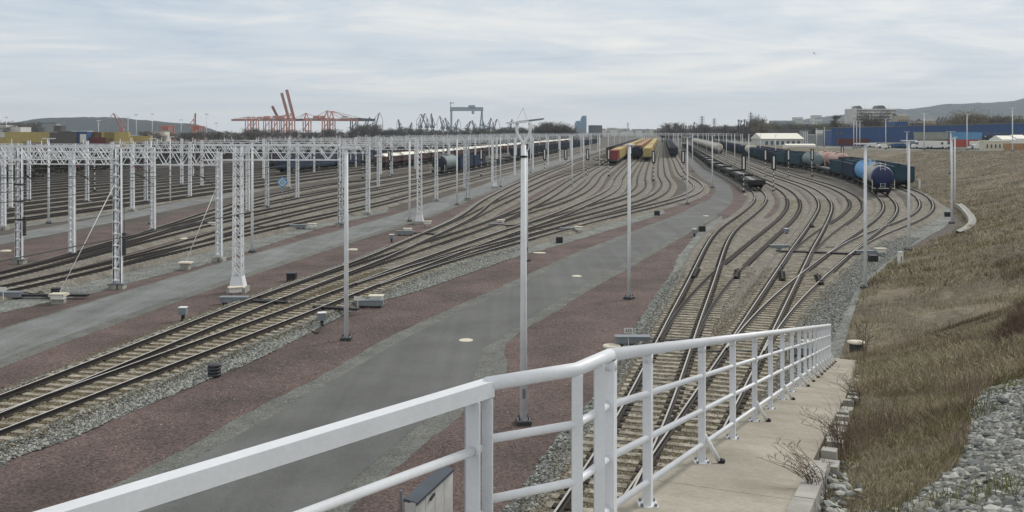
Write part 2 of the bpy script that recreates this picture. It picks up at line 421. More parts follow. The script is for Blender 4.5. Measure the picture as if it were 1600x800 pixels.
# coarse ballast shoulders
G1o = [(-200, 840), (0, 728), (125, 680), (200, 645), (280, 613), (350, 583), (400, 563), (500, 512), (565, 480), (650, 456), (725, 430), (800, 404), (860, 387), (935, 365), (1040, 333)]
G1i = [(-200, 700), (0, 640), (125, 592), (200, 565), (280, 535), (350, 510), (400, 500), (500, 460), (565, 440), (650, 410), (725, 390), (800, 370), (860, 357), (935, 338), (1030, 318)]
strip('ballast_shoulder', G_(G1i), G_(G1o), GZ+0.010, 'ballast_grey', jag=0.10)
strip('ballast_shoulder', G_([(-200, 480), (0, 440), (80, 425), (160, 410), (250, 390), (350, 365), (500, 330), (610, 305)]),
      G_([(-200, 545), (0, 490), (80, 472), (160, 455), (250, 430), (350, 405), (500, 357), (607, 331)]), GZ+0.010, 'ballast_grey', jag=0.10)
strip('ballast_shoulder', G_([(-200, 390), (0, 345), (175, 325), (330, 300)]), G_([(-200, 400), (0, 360), (175, 335), (330, 303)]), GZ+0.010, 'ballast_grey', jag=0.10)
G3o = [(600, 1030), (700, 900), (800, 780), (865, 692), (905, 648), (945, 596), (985, 522), (1015, 475), (1050, 425), (1064, 395), (1110, 347), (1150, 326), (1165, 300)]
G3i = [(900, 1100), (960, 900), (1010, 780), (1040, 700), (1060, 640), (1080, 580), (1100, 500), (1120, 450), (1140, 420), (1160, 390), (1180, 350), (1200, 320), (1200, 300)]
strip('ballast_shoulder', G_(G3o), G_(G3i), GZ+0.010, 'ballast_grey', jag=0.08)
# light ballast under the whole right-hand fan, grey along its outer edge
toe = [(1240, 640), (1290, 545), (1322, 480), (1345, 440), (1400, 396), (1445, 370), (1485, 345), (1478, 318), (1440, 295), (1400, 280)]
inner = [(1000, 700), (1060, 600), (1100, 500), (1130, 430), (1150, 390), (1170, 350), (1186, 320), (1196, 302), (1188, 292), (1150, 275)]
strip('ballast_field', G_(inner), G_([(1120, 700), (1180, 600), (1230, 500), (1270, 440), (1310, 400), (1370, 365), (1440, 338), (1462, 320), (1420, 295), (1390, 284)]), GZ+0.016, 'ballast_light', jag=0.08)
strip('ballast_shoulder', G_([(1060, 700), (1140, 600), (1200, 500), (1240, 440), (1290, 400), (1350, 365), (1420, 338), (1445, 320), (1410, 297), (1375, 284)]), G_([(x+34*max(0, (y-340)/200), y) for x, y in toe]), GZ+0.010, 'ballast_grey', jag=0.08)
i5 = lambda L: [(1160+x/8.889, 280+y/8.889) for x, y in L]
i6 = lambda L: [(1320+x/8.889, 260+y/8.889) for x, y in L]
for k, L in enumerate([i5([(400, 190), (500, 190), (545, 260), (530, 340), (470, 450), (360, 540), (230, 530), (330, 440), (385, 340), (410, 260)]),
          i5([(400, 0), (620, 40), (760, 105), (930, 220), (1000, 310), (985, 350), (890, 345), (840, 240), (730, 140), (560, 60)]),
          i5([(900, 0), (1060, 60), (1230, 140), (1400, 260), (1420, 320), (1385, 362), (1340, 340), (1250, 190), (1080, 90)]),
          i6([(700, 300), (880, 390), (905, 480), (900, 580), (850, 570), (790, 450), (700, 370)]),
          i5([(-180, 60), (-60, 130), (60, 170), (70, 250), (0, 370), (-120, 480), (-280, 560), (-230, 430), (-150, 320), (-130, 200)])]):
    poly('gravel_patch', smooth_poly(G_(L)+[G_(L)[0]], 4)[:-1], GZ+0.026+0.002*k, 'maroon' if k in (0, 4) else 'dull_gravel', px=False)

# ---------------------------------------------------------------- railway tracks
def dense(P, ext_c=None, Yend=1400):
    P = [Vector((x, y)) for x, y in P]
    pts = smooth_poly([(p.x, p.y) for p in P], 10)
    if ext_c is not None:
        y0 = pts[-1][1]
        Y = y0+12
        while Y < min(y0+80, Yend): pts.append(gc(ext_c, Y)); Y += 8
        pts2 = [gc(ext_c, y) for y in (Yend*0.5, Yend) if y > y0+90]
    else: pts2 = []
    A = np.array(pts); d = np.r_[0, np.cumsum(np.hypot(*np.diff(A, axis=0).T))]
    n = int(d[-1]/0.6)+1; t = np.linspace(0, d[-1], n)
    A = np.stack([np.interp(t, d, A[:, 0]), np.interp(t, d, A[:, 1])], 1)
    for _ in range(3):                      # ease kinks
        k = 9; B = A.copy()
        for i in (0, 1):
            pad = np.r_[[2*A[0, i]-A[k-j, i] for j in range(k)], A[:, i], [2*A[-1, i]-A[-2-j, i] for j in range(k)]]
            B[:, i] = np.convolve(pad, np.ones(2*k+1)/(2*k+1), 'valid')
        A = B
    return A, np.array(pts2).reshape(-1, 2)
T1s = [(-300, 745), (-150, 690), (0, 631), (100, 593), (200, 551.5), (320, 503.5), (400, 471), (460, 447)]
T2s = [(-300, 768), (-150, 715), (0, 656), (100, 618), (200, 581), (320, 536.7), (400, 509), (460, 487), (537, 455)]
T2m = [(640, 416), (715, 388.5), (800, 358.5), (823, 352)]
B1s = [(820, 960), (900, 835), (937, 777), (965, 730), (985, 700), (1004, 655), (1036, 577), (1058.8, 520)]
B3s = [(940, 920), (1000, 815), (1034, 758), (1070, 700), (1123, 611), (1180, 516)]
TR = [  # name, pixel centreline, straight siding offset, end
 ('A', T1s+[(540, 420), (605, 395), (640, 377), (700, 352.5), (735, 334), (759.5, 314), (782, 302), (807.5, 288.5), (860, 266), (887, 257)], -26.8),
 ('A', T1s+[(540, 420.5), (605, 396), (640, 379), (700, 354), (740, 336.5), (771, 320), (807.5, 303.5), (860, 279.4), (891, 269), (925, 259), (948, 251)], -22.0),
 ('A', T1s+[(540, 423.5), (590, 406.5), (640, 389.6), (700, 370), (760, 350), (805, 331.5), (823, 323), (860, 303.7), (891, 283), (916, 267.5), (938, 256)], -17.8),
 ('A', T1s+[(540, 423.5), (590, 406.5), (640, 389.6), (700, 370), (760, 351), (805, 334), (823, 330), (860, 319.4), (885, 310), (911, 297.5), (925.6, 284.6), (935, 272.5), (952.5, 260.6)], -13.3),
 ('A', T2s+T2m+[(870, 336), (885, 329.5), (922.5, 313), (947.5, 302), (959, 293.5), (964, 283.7), (970.6, 272.5), (983, 259), (994, 249)], -8.9),
 ('A', T2s+T2m+[(875, 337.5), (897, 331), (922, 323), (947, 315), (980, 306.5), (989, 302), (998, 295), (1003, 287), (1002, 277.5), (1007, 261), (1010, 254)], -4.6),
 ('A', T2s+[(600, 431.5), (660, 413), (733, 390.5), (760, 382), (800, 370), (830, 361.5), (860, 353), (900, 342), (950, 329), (985, 320), (1021, 307.5), (1034, 299), (1041.5, 287.5), (1039, 281), (1034, 273), (1033, 261)], -0.4),
 ('A', T2s+[(600, 432), (660, 414), (733, 393), (811, 373), (880, 354.5), (910, 346), (980, 329.5), (1020, 320.5), (1040, 315), (1067, 307.5), (1084, 300.5), (1092, 293), (1090.6, 287.5), (1079, 279), (1066, 271), (1055, 250)], 3.9),
 ('B', B1s+[(1082.5, 467.5), (1102.5, 422), (1115.5, 387.5), (1134, 357), (1160, 339), (1183.6, 319.4), (1189, 310), (1187, 301.4), (1176, 292.5), (1158, 281.5), (1134, 270), (1112, 260)], 13.0),
 ('B', B1s+[(1075, 491), (1095, 464), (1137, 420), (1200, 365), (1225, 344), (1237.6, 329), (1241, 314.5), (1231.4, 300), (1214, 290), (1192, 280)], 18.0),
 ('B', B3s+[(1202.7, 473.8), (1229, 430), (1255.6, 382.5), (1267, 367), (1279, 346.5), (1288.5, 328), (1290, 316.5), (1279, 303), (1259, 291), (1229.7, 281)], 22.6),
 ('B', B3s+[(1203.7, 472.5), (1231, 427), (1252, 393), (1269, 376.5), (1293.7, 357.5), (1320, 341), (1336, 327.5), (1338.5, 315), (1325, 302.5), (1300, 291), (1273, 282.5)], 27.2),
 ('B', B3s+[(1199, 494.8), (1226.6, 465), (1267.7, 430.5), (1313.7, 392.5), (1332, 378.5), (1350, 365), (1371, 350), (1385, 337), (1392, 326), (1389.7, 316), (1379.6, 305.5), (1360, 293.5), (1333, 282), (1290, 270.5), (1250, 262)], 31.6),
 ('B', B3s+[(1199, 494.8), (1226.6, 465), (1267.7, 430.5), (1313.7, 392.5), (1335, 379.5), (1365, 364.5), (1406.6, 349.5), (1433, 338), (1446.5, 327), (1448.5, 317.5), (1443.7, 309.5), (1429.7, 299.4), (1410, 292.6), (1385, 284), (1350, 275.5), (1310, 266.5), (1260, 256.5)], 36.2),
 ('C', [(-200, 490), (0, 452), (175, 411), (300, 383), (400, 358.5), (500, 338), (600, 316)], -35.6),
 ('C', [(-200, 490), (0, 452), (175, 410), (280, 382), (350, 360), (420, 341.5), (520, 319)], -40.3),
 ('C', [(-200, 472), (0, 430), (100, 405), (195, 380), (270, 362), (342, 344), (420, 328), (520, 307)], -45.0),
 ('C', [(-200, 472), (0, 430), (100, 404), (195, 377), (270, 355), (342, 333), (420, 316), (520, 297)], -49.6),
 ('C', [(-200, 472), (0, 430), (100, 402), (195, 374), (270, 352), (342, 327), (420, 305), (520, 286)], -54.2),
]
for k in range(13):
    c_ = -66.0-4.7*k
    Y0 = max(60, c_/(-0.62-0.162))
    TR.append(('C', [gc(c_, Y0), gc(c_, Y0+20), gc(c_, Y0+40)], c_))

def offs(A, o):
    d = np.gradient(A, axis=0); L = np.hypot(d[:, 0], d[:, 1])[:, None]; d = d/L
    return np.stack([A[:, 0]+d[:, 1]*o, A[:, 1]-d[:, 0]*o], 1)
def sweep(mb, A, prof, m_of):       # prof list of (lateral, z)
    n = len(A); P = [offs(A, o) for o, z in prof]; k = len(prof)
    o0 = len(mb.v)
    for i in range(n):
        for j, (o, z) in enumerate(prof): mb.v.append((float(P[j][i, 0]), float(P[j][i, 1]), z))
    for i in range(n-1):
        for j in range(k-1):
            mb.f.append((o0+i*k+j, o0+i*k+j+1, o0+(i+1)*k+j+1, o0+(i+1)*k+j)); mb.m.append(m_of[j]); mb.sm.append(False)

PATHS = []; occupied = {}
sl_mesh = {}
def sleeper_mesh(a, b):
    key = (round(a*5), round(b*5))
    if key not in sl_mesh:
        a, b = key[0]/5, key[1]/5; mb = MB('sleeper_c')
        hw = 0.13
        mb.box(-a, b, -hw, hw, -0.36, -0.165)
        for s_ in (-0.75, 0.75):
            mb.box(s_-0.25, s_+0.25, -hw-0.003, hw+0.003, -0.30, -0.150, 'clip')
        sl_mesh[key] = mb.mesh('sleeper')
    return sl_mesh[key]
allA = [dense(G_(P, 0) if grp != 'C' or len(P) > 3 else P, c_, 1400) for grp, P, c_ in TR]
cell = lambda p: (int(math.floor(p[0]/2)), int(math.floor(p[1]/2)))
def neigh(p, grid):
    cx_, cy_ = cell(p)
    for i in (-1, 0, 1):
        for j in (-1, 0, 1):
            for q in grid.get((cx_+i, cy_+j), ()): yield q
grids = []
for A, B in allA:
    gr = {}
    for p in A:
        if p[1] < 130: gr.setdefault(cell(p), []).append((p[0], p[1]))
    grids.append(gr)
for ti, ((grp, P, c_), (A, B)) in enumerate(zip(TR, allA)):
    root = struct(empty('railway_track'))
    far_ = A[:, 1] > 140
    keep = ~far_ | (np.arange(len(A)) % 4 == 0); keep[-1] = True
    Aall = np.concatenate([A[keep], B]) if len(B) else A[keep]
    PATHS.append(Aall)
    near = grp in 'AB' or len(P) > 3
    # leave out what merged stems repeat exactly
    start = 0
    if ti:
        for i in range(0, len(Aall)):
            if Aall[i, 1] > 130: break
            hit = False
            for tj in range(ti):
                for q in neigh(Aall[i], grids[tj]):
                    if (q[0]-Aall[i, 0])**2+(q[1]-Aall[i, 1])**2 < 0.33**2 and math.hypot(q[0]-Aall[i,0], q[1]-Aall[i,1]) < 0.33: hit = True; break
                if hit: break
            if hit: start = i
    off_close = 0
    Ause = Aall
    # skip identical part of the stem (centres closer than 5 cm)
    s2 = 0
    if ti:
        for i in range(0, len(Aall)):
            if Aall[i, 1] > 130: break
            best = 9
            for tj in range(ti):
                Aj = allA[tj][0]
                if TR[tj][0] != grp: continue
                seg = Aj[max(0, i-12):i+13]
                if len(seg) < 2: continue
                p = Aall[i]; a = seg[:-1]; b = seg[1:]; ab = b-a
                t = np.clip(((p-a)*ab).sum(1)/(ab*ab).sum(1), 0, 1)
                best = min(best, np.hypot(*(a+ab*t[:, None]-p).T).min())
            if best < 0.05: s2 = i
            elif best > 0.5: break
    Ause = Aall[s2:]
    zt = -0.0015*(ti % 8)
    mb = MB()
    bt = -0.215+0.0022*ti if near else -0.215
    half = 1.52
    bm = 'ballast_light'
    sweep(mb, Ause, [(-half-0.32, GZ+0.02), (-half, bt), (half, bt), (half+0.32, GZ+0.02)], [bm, bm, bm])
    # near stretch gets dustier ballast
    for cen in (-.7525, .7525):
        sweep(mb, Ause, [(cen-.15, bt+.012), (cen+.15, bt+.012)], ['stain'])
    bo = mb.build('ballast', root)
    bo['kind'] = 'structure'
    for s_ in (-1, 1):
        mb = MB('rail_side'); cen = s_*0.7525
        top = 'rail_top' if ti in (0, 4, 7) else 'rail_top_worn' if ti in (8, 10, 12, 13) else 'rail_top_rust'
        pr = [(cen-0.085, -0.165), (cen-0.075, -0.14), (cen-0.02, -0.12), (cen-0.02, -0.045), (cen-0.037, -0.04), (cen-0.028, zt-0.002), (cen+0.028, zt-0.002), (cen+0.037, -0.04), (cen+0.02, -0.045), (cen+0.02, -0.12), (cen+0.075, -0.14), (cen+0.085, -0.165)]
        far_i = Ause[:, 1] < 170
        An = Ause[far_i]
        if len(An) > 1:
            sweep(mb, An, pr, ['rail_side']*5+[top]+['rail_side']*5)
            Af = Ause[len(An)-1:]
        else: Af = Ause
        if len(Af) > 1:
            sweep(mb, Af, [(cen-0.09, -0.18), (cen-0.04, zt), (cen+0.04, zt), (cen+0.09, -0.18)], ['rail_side', 'rail_top_rust', 'rail_side'])
        mb.build('rail', root)
    # sleepers
    if near and not (grp == 'C' and ti > 18):
        cntp = 0; smb = []; ind = []
        A_ = A[A[:, 1] < 125]
        D = np.gradient(A, axis=0)
        for i in range(0, len(A_)):
            p = A_[i]; 
            if p[1] < 9: continue
            if abs(p[0]/p[1]) > 0.62: continue
            d = D[i]/np.hypot(*D[i]); n_ = np.array([d[1], -d[0]])
            skip = False; a = b = 1.3
            for tj in range(len(TR)):
                if tj == ti or TR[tj][0] != grp: continue
                for q in neigh(p, grids[tj]):
                    r_ = np.array(q)-p
                    if abs(r_ @ d) > 0.31: continue
                    lat = r_ @ n_
                    if abs(lat) < 1.75:
                        if tj < ti: skip = True
                        elif lat > 0: b = max(b, 1.3+lat)
                        else: a = max(a, 1.3-lat)
            if skip: continue
            rz = math.atan2(n_[1], n_[0])
            ind.append((p, rz, min(a, 3.2), min(b, 3.2)))
        nb = MB()
        ind.sort(key=lambda t: t[0][1])
        for k, (p, rz, a, b) in enumerate(ind):
            if k < 170 and p[1] < 75:
                o = obj('sleeper', sleeper_mesh(a, b), root, (p[0], p[1], random.uniform(-0.006, 0.004)), rz+random.uniform(-0.012, 0.012))
            else:
                me = sleeper_mesh(a, b)
                ca, sa = math.cos(rz), math.sin(rz); vs = [(v.co.x*ca-v.co.y*sa+p[0], v.co.x*sa+v.co.y*ca+p[1], v.co.z) for v in me.vertices]
                o0 = len(nb.v); nb.v += vs
                for q in me.polygons:
                    nb.f.append(tuple(x+o0 for x in q.vertices)); nb.m.append(me.materials[q.material_index].name); nb.sm.append(False)
        if nb.f:
            so_ = nb.build('sleeper_row', root); so_['kind'] = 'stuff'
    # fastenings stain
print('tracks done')

# ---------------------------------------------------------------- embankment on the right, with the upper road
ROWS = [  # (toe), (crest)  from the camera's feet to the far end
 ((1.95, 2.0, 6.65), (4.5, 1.0, 6.9)), ((1.95, 5.0, 6.42), (5.5, 5.0, 6.85)), ((2.85, 8.75, 5.62), (8, 9.5, 6.9)), ((4.55, 13.2, 4.80), (13, 15, 7.0)),
 ((8.1, 22, 3.1), (24, 25, 7.0)), ((11.4, 30.7, 1.4), (37, 38, 6.9)), ((13.4, 38, -.38), (50, 53, 6.6)), ((20.9, 55.5, -.38), (64, 80, 6.1)),
 ((28.4, 68.7, -.38), (77, 105, 5.6)), ((45, 92, -.38), (90, 133, 5.2)), ((54, 115, -.38), (103, 168, 4.9)), ((63, 150, -.38), (112, 204, 4.5)),
 ((77, 200, -.38), (114, 236, 4.0)), ((88, 266, -.38), (114, 275, 3.4)), ((109, 406, -.38), (128, 410, 2.0)), ((150, 660, -.38), (160, 660, .5)), ((270, 1400, -.38), (285, 1400, 0))]
def rows_dense(n=14):
    out_ = []
    flat = [tuple(a)+tuple(b) for a, b in ROWS]
    for i in range(len(flat)-1):
        for k in range(n):
            t = k/n; out_.append(tuple((1-t)*a+t*b for a, b in zip(flat[i], flat[i+1])))
    out_.append(flat[-1]); return np.array(out_)
RD = rows_dense()
RDs = RD.copy()
for _ in range(2):
    RDs[1:-1] = (RDs[:-2]+2*RDs[1:-1]+RDs[2:])/4
import mathutils.noise as mn
def rough_z(x, y, t):
    f = math.sin(min(1, max(0, t))*math.pi)**0.6
    a = mn.fractal(Vector((x*0.12, y*0.12, 3.3)), 1.0, 2.0, 4)*0.55 + mn.fractal(Vector((x*0.9, y*0.9, 1.3)), 1.0, 2.0, 3)*0.07
    return a*f*(0.35+0.65*min(1, math.hypot(x, y)/40))
def prof_t(t): return t*t*(3-2*t)*0.45+t*0.55
def terr(s, t):                       # s in rows (float index), t toe->crest
    i = min(int(s), len(RDs)-2); f = s-i; r = RDs[i]*(1-f)+RDs[i+1]*f
    x = r[0]+(r[3]-r[0])*t; y = r[1]+(r[4]-r[1])*t
    z = r[2]+(r[5]-r[2])*prof_t(t) + rough_z(x, y, t)
    return x, y, z
NT = 30
mb = MB('soil'); ns = len(RDs)
for i in range(ns):
    for j in range(NT+1): mb.v.append(terr(i, j/NT))
for i in range(ns-1):
    for j in range(NT):
        a = i*(NT+1)+j; mb.f.append((a, a+1, a+NT+2, a+NT+1)); mb.m.append('soil'); mb.sm.append(True)
me = mb.mesh('embankment')
if me.polygons[500].normal.z < 0: me.flip_normals()
struct(obj('embankment', me))
# upper road running on the crest, and the level ground beyond it
def crest_strip(name, d0, d1, z0, m, i0=0):
    mb = MB(m)
    for i in range(8*14, ns):
        r = RDs[i]; n_ = Vector((1.0, 0.0))
        for dd in (d0, d1): mb.v.append((r[3]+n_.x*dd, r[4]+n_.y*dd, r[5]+z0-(0 if dd < 300 else 0)))
    for i in range((len(mb.v)//2)-1):
        mb.f.append((2*i, 2*i+1, 2*i+3, 2*i+2)); mb.m.append(m); mb.sm.append(False)
    me = mb.mesh(name)
    if sum(p.normal.z for p in me.polygons) < 0: me.flip_normals()
    return struct(obj(name, me))
crest_strip('upper_verge', -0.2, 2.5, 0.0, 'shoulder')
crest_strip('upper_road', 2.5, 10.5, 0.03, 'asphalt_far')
crest_strip('upper_ground', 10.5, 24, 0.0, 'plain')
poly('plateau', [(134, 200), (900, 100), (1100, 700), (420, 900), (152, 412), (137, 276), (137, 236)], 3.4, 'plain', px=False)

# ---------------------------------------------------------------- stairway slab, kerb blocks and gutter beside the embankment
W0 = Vector((1.8, 8.75, 5.88)); WD = Vector((0.374, 0.927, -0.186)); WN = Vector((0.927, -0.374, 0))
def wp(t, n_, dz=0.0): return W0+WD*t+WN*n_+Vector((0, 0, dz))
slab = struct(empty('walkway'))
seg = [-4.3, -1.2, 2.3, 5.6, 9.0, 12.6, 16.4, 20.2, 23.9]
for a, b in zip(seg[:-1], seg[1:]):
    mb = MB('concrete'); ga = 0.006
    c8 = [wp(a+ga, -0.18), wp(a+ga, 0.92), wp(b-ga, 0.92), wp(b-ga, -0.18)]
    lo = [Vector((p.x, p.y, p.z-0.9)) for p in c8]
    mb.add(lo+c8, [(4, 5, 6, 7), (0, 1, 5, 4), (1, 2, 6, 5), (2, 3, 7, 6), (3, 0, 4, 7), (3, 2, 1, 0)])
    mb.build('slab', slab)
mb = MB('concrete_grey')                     # retaining wall below the slab
c8 = [wp(-4.3, -0.15, -.02), wp(-4.3, 0.9, -.02), wp(23.9, 0.9, -.02), wp(23.9, -0.15, -.02)]
lo = [Vector((p.x, p.y, GZ-.3)) for p in c8]
mb.add(lo+c8, [(0, 1, 5, 4), (1, 2, 6, 5), (2, 3, 7, 6), (3, 0, 4, 7)]); mb.build('retaining_wall', slab)
t = -4.3; k = 0
while t < 19:
    L_ = 1.0 if t < 0.2 else random.uniform(0.28, 0.5)
    sunk = 0 if t < 0.2 else random.uniform(-0.06, 0.04)
    n0 = 0.935+random.uniform(0, 0.01)+(0 if t < 0.2 else random.uniform(0, 0.05)); wd = 0.16 if t < 0.2 else random.uniform(0.13, 0.19)
    mb = MB('concrete_grey')
    c8 = [wp(t+.01, n0, .05+sunk), wp(t+.01, n0+wd, .05+sunk), wp(t+L_-.02, n0+wd, .05+sunk), wp(t+L_-.02, n0, .05+sunk)]
    lo = [Vector((p.x, p.y, p.z-0.4)) for p in c8]
    mb.add(lo+c8, [(4, 5, 6, 7), (0, 1, 5, 4), (1, 2, 6, 5), (2, 3, 7, 6), (3, 0, 4, 7)]); mb.build('kerb_block', slab)
    t += L_+(0 if t < 0.2 else random.choice([0.02, 0.05, 0.25, 0.5])); k += 1
for j in range(5):
    a = -3.6+j*0.92
    mb = MB('concrete_grey'); z_ = -0.14
    c8 = [wp(a, 1.30, z_-.05), wp(a, 1.78, z_+.06), wp(a+.9, 1.78, z_+.05), wp(a+.9, 1.30, z_-.05)]
    lo = [Vector((p.x, p.y, p.z-0.25)) for p in c8]
    mb.add(lo+c8, [(4, 5, 6, 7), (0, 1, 5, 4), (1, 2, 6, 5), (2, 3, 7, 6), (3, 0, 4, 7)]); mb.build('gutter_slab', slab)
# viewing platform to the left of the slab
plat = struct(empty('platform'))
PK = Vector((0.55, 5.72, 0)); PL = Vector((-2.6, 2.35, 0))
pts = [(0.55, 5.72), (-0.19, 4.98), (-2.7, 2.25), (-1.5, 1.0), (2.2, 4.6)]
mb = MB('concrete'); mb.prism(pts, 6.2, 6.49); mb.build('floor_slab', plat)
mb = MB('concrete_grey'); mb.prism([(0.6, 5.6), (-0.1, 4.9), (-2.6, 2.2), (-1.6, 1.2), (2.1, 4.6)], GZ-.3, 6.2); mb.build('retaining_wall', plat)

# ---------------------------------------------------------------- railing
rail = empty('railing', (0, 0, 0)); PR(rail, label='white painted steel railing with four rails beside the concrete ramp', category='railing')
def rtube(p, q, r_, nm, n=12):
    mb = MB('white_paint'); mb.tube([p, q], r_, n); return mb.build(nm, rail)
HR = 1.13
post_t = [-3.175, -2.18, -.05, 1.83, 3.7, 5.5, 7.2, 8.9, 10.4, 11.9, 13.3, 14.6, 15.8, 16.9, 18.0, 19.1, 20.1, 21.2]
base = wp(-3.6, 0)
def brace_mb(p):
    mb = MB('galv_dark'); a = p+WN*0.02+WD*0.02+Vector((0, 0, 0.26)); b = p+WN*0.14+WD*0.1+Vector((0, 0, 0.03)); mb.tube([a, b], 0.022, 8, 'galv')
    mb.tube([b, b+Vector((0.05, 0.02, -0.02))], 0.026, 8, 'dark'); return mb
for k, t in enumerate(post_t):
    p = wp(t, 0); w_ = 0.062 if k > 0 else 0.072
    mb = MB('white_paint'); h = HR-0.03
    x = Vector((WN.x, WN.y, 0))*w_/2; y = Vector((WD.x, WD.y, 0)).normalized()*w_/2
    vs = [p-x-y, p+x-y, p+x+y, p-x+y]; vs2 = [v+Vector((0, 0, h)) for v in vs]
    mb.add(vs+vs2, [(0, 1, 5, 4), (1, 2, 6, 5), (2, 3, 7, 6), (3, 0, 4, 7), (4, 5, 6, 7), (3, 2, 1, 0)])
    dv = Vector((WD.x, WD.y, 0)).normalized()
    for f in (.72, .435, .15):
        c_ = p+Vector((0, 0, HR*f)); e1 = WD*(w_/2+.008) ; mb.tube([c_-e1, c_+e1], .0275, 10)
    mb.tube([p+Vector((0, 0, h-.06)), p+Vector((0, 0, h-.0))], w_*.62, 8)
    po = mb.build('post', rail)
    if k > 0:
        bp = MB('galv'); bp.box(-.07, .07, -.07, .07, 0, .012); 
        for sx in (-.05, .05):
            for sy in (-.05, .05): bp.box(sx-.01, sx+.01, sy-.01, sy+.01, .012, .03, 'galv_dark')
        b_ = bp.build('base_plate', po); b_.location = p+Vector((0, 0, 0.002))
        if k % 2 == 0 or k > 8: brace_mb(p).build('brace', po)
pa, pb = wp(-3.175, 0), wp(21.2, 0)
for f, r_ in ((1.0, 0.042), (0.72, 0.024), (0.435, 0.024), (0.15, 0.024)):
    u = Vector((0, 0, HR*f))
    nseg = 1 if f < 1 else 3
    rtube(pa+u, pb+u, r_, 'top_rail' if f == 1 else 'lower_rail')
# level part: kink -> round -> square
KP = wp(-3.95, 0); zk = 6.50
A0 = Vector((.525, 5.585, 0)); 
lv = [A0, Vector((0.375, 5.34, 0)), Vector((-0.14, 5.07, 0)), Vector((-1.61, 3.40, 0)), Vector((-3.2, 1.55, 0))]
ztop = 7.63
def lat(p, z): return Vector((p.x, p.y, z))
mb = MB('white_paint'); mb.tube([lat(wp(-3.175, 0), wp(-3.175, 0).z+HR), lat(A0, ztop-.005), lat(lv[1], ztop), lat(lv[2], ztop-.012)], 0.040, 12); mb.build('top_rail', rail)
for p in (lv[1], A0):
    mb = MB('white_paint'); mb.box(p.x-.031, p.x+.031, p.y-.031, p.y+.031, 6.5, ztop-.03); mb.build('post', rail)
for z in (ztop-.315, ztop-.645, ztop-.96):
    mb = MB('white_paint'); mb.tube([lat(wp(-3.175, 0), z-.02), lat(lv[1], z), lat(lv[2], z)], .024, 12); mb.build('lower_rail', rail)
rail2 = empty('railing'); PR(rail2, label='square white tube handrail running left above the tracks, bottom left of the view', category='railing')
d = (lv[3]-lv[2]).normalized(); s0 = lv[2]-d*0.02
mb = MB('white_paint'); mb.bar(lat(s0, ztop-.035), lat(lv[4], ztop-.035), .085, .085); mb.build('top_rail', rail2)
q = lv[2]+d*0.06; a = d*0.055; b = Vector((-d.y, d.x, 0))*0.055
def ang(p, h0, h1):
    mb = MB('white_paint')
    for (u0, u1, v0, v1) in ((-1, 1, -1, -.82), (.82, 1, -1, 1), (-1, -.84, -.4, 1)):
        c4 = [p+a*u0+b*v0, p+a*u1+b*v0, p+a*u1+b*v1, p+a*u0+b*v1]
        vs = [lat(c, h0) for c in c4]+[lat(c, h1) for c in c4]
        mb.add(vs, [(0, 1, 5, 4), (1, 2, 6, 5), (2, 3, 7, 6), (3, 0, 4, 7), (4, 5, 6, 7), (3, 2, 1, 0)])
    return mb
ang(q, 6.49, ztop-.08).build('post', rail2)
ang(lv[3]+d*0.9, 6.49, ztop-.08).build('post', rail2)
for z in (ztop-.345, ztop-.70, ztop-1.0):
    mb = MB('white_paint'); mb.tube([lat(q+b*.2, z), lat(lv[4], z+.02)], .024, 12); mb.build('lower_rail', rail2)

# cabinet with sloping lid just outside the railing
cx0 = 0; cab = empty('cabinet', (0, 0, 0)); PR(cab, label='white boarded utility cabinet with sloping dark grey lid behind the railing', category='cabinet')
def cv(x, y, z): return Vector((x, y, z))
base_p = Vector((-0.835, 7.1, 0)); ca_d = Vector((0.36, 0.93, 0)); cn = Vector((0.93, -0.36, 0)) 
# pentagon front: boards of differing height, lid above
D_ = Vector((0.24, 0.58, 0)); Wf = Vector((0.085, -0.045, 0))
A = Vector((-0.80, 6.93, 0)); zt0 = 6.30; 
nb_ = 4
mb = MB('panel'); f4 = [A, A+Wf*1.0]; 
mb.add([lat(A, 5.0), lat(A+Wf, 5.0), lat(A+Wf, 6.24), lat(A, 6.25)], [(0, 1, 2, 3)]); 
B_ = A+Wf; tot = D_*1.0; step = tot/nb_
top0, top1 = 6.24, 6.27
for k in range(nb_):
    p0 = B_+step*k+step*0.02; p1 = B_+step*(k+1)-step*0.02
    z0_ = top0+(top1-top0)*k/nb_; z1_ = top0+(top1-top0)*(k+1)/nb_
    m2 = MB('panel'); th = Vector((-0.02, 0.01, 0))
    m2.add([lat(p0, 5.0), lat(p1, 5.0), lat(p1, z1_), lat(p0, z0_), lat(p0+th, 5.0), lat(p1+th, 5.0), lat(p1+th, z1_), lat(p0+th, z0_)], [(0, 1, 2, 3), (4, 7, 6, 5), (0, 3, 7, 4), (1, 5, 6, 2), (3, 2, 6, 7)])
    m2.build('board', cab)
m3 = MB('panel'); m3.add([lat(A, 5.0), lat(A+Wf, 5.0), lat(A+Wf, 6.24), lat(A, 6.24), lat(A+tot, 5.0), lat(A+Wf*.75+tot, 5.0), lat(A+Wf*.75+tot, 6.27), lat(A+tot, 6.27)], [(0, 1, 2, 3), (5, 4, 7, 6), (4, 0, 3, 7)]); m3.build('body', cab)
m3 = MB('lid'); o_ = Vector((0.012, -0.006, 0)); 
m3.add([lat(A-o_, 6.255), lat(B_+o_, 6.245), lat(B_+tot+o_, 6.29), lat(A+tot-o_, 6.29), lat(A-o_, 6.235), lat(B_+o_, 6.225), lat(B_+tot+o_, 6.27), lat(A+tot-o_, 6.27)], [(0, 1, 2, 3), (0, 4, 5, 1), (1, 5, 6, 2), (2, 6, 7, 3), (3, 7, 4, 0)]); m3.build('lid', cab)
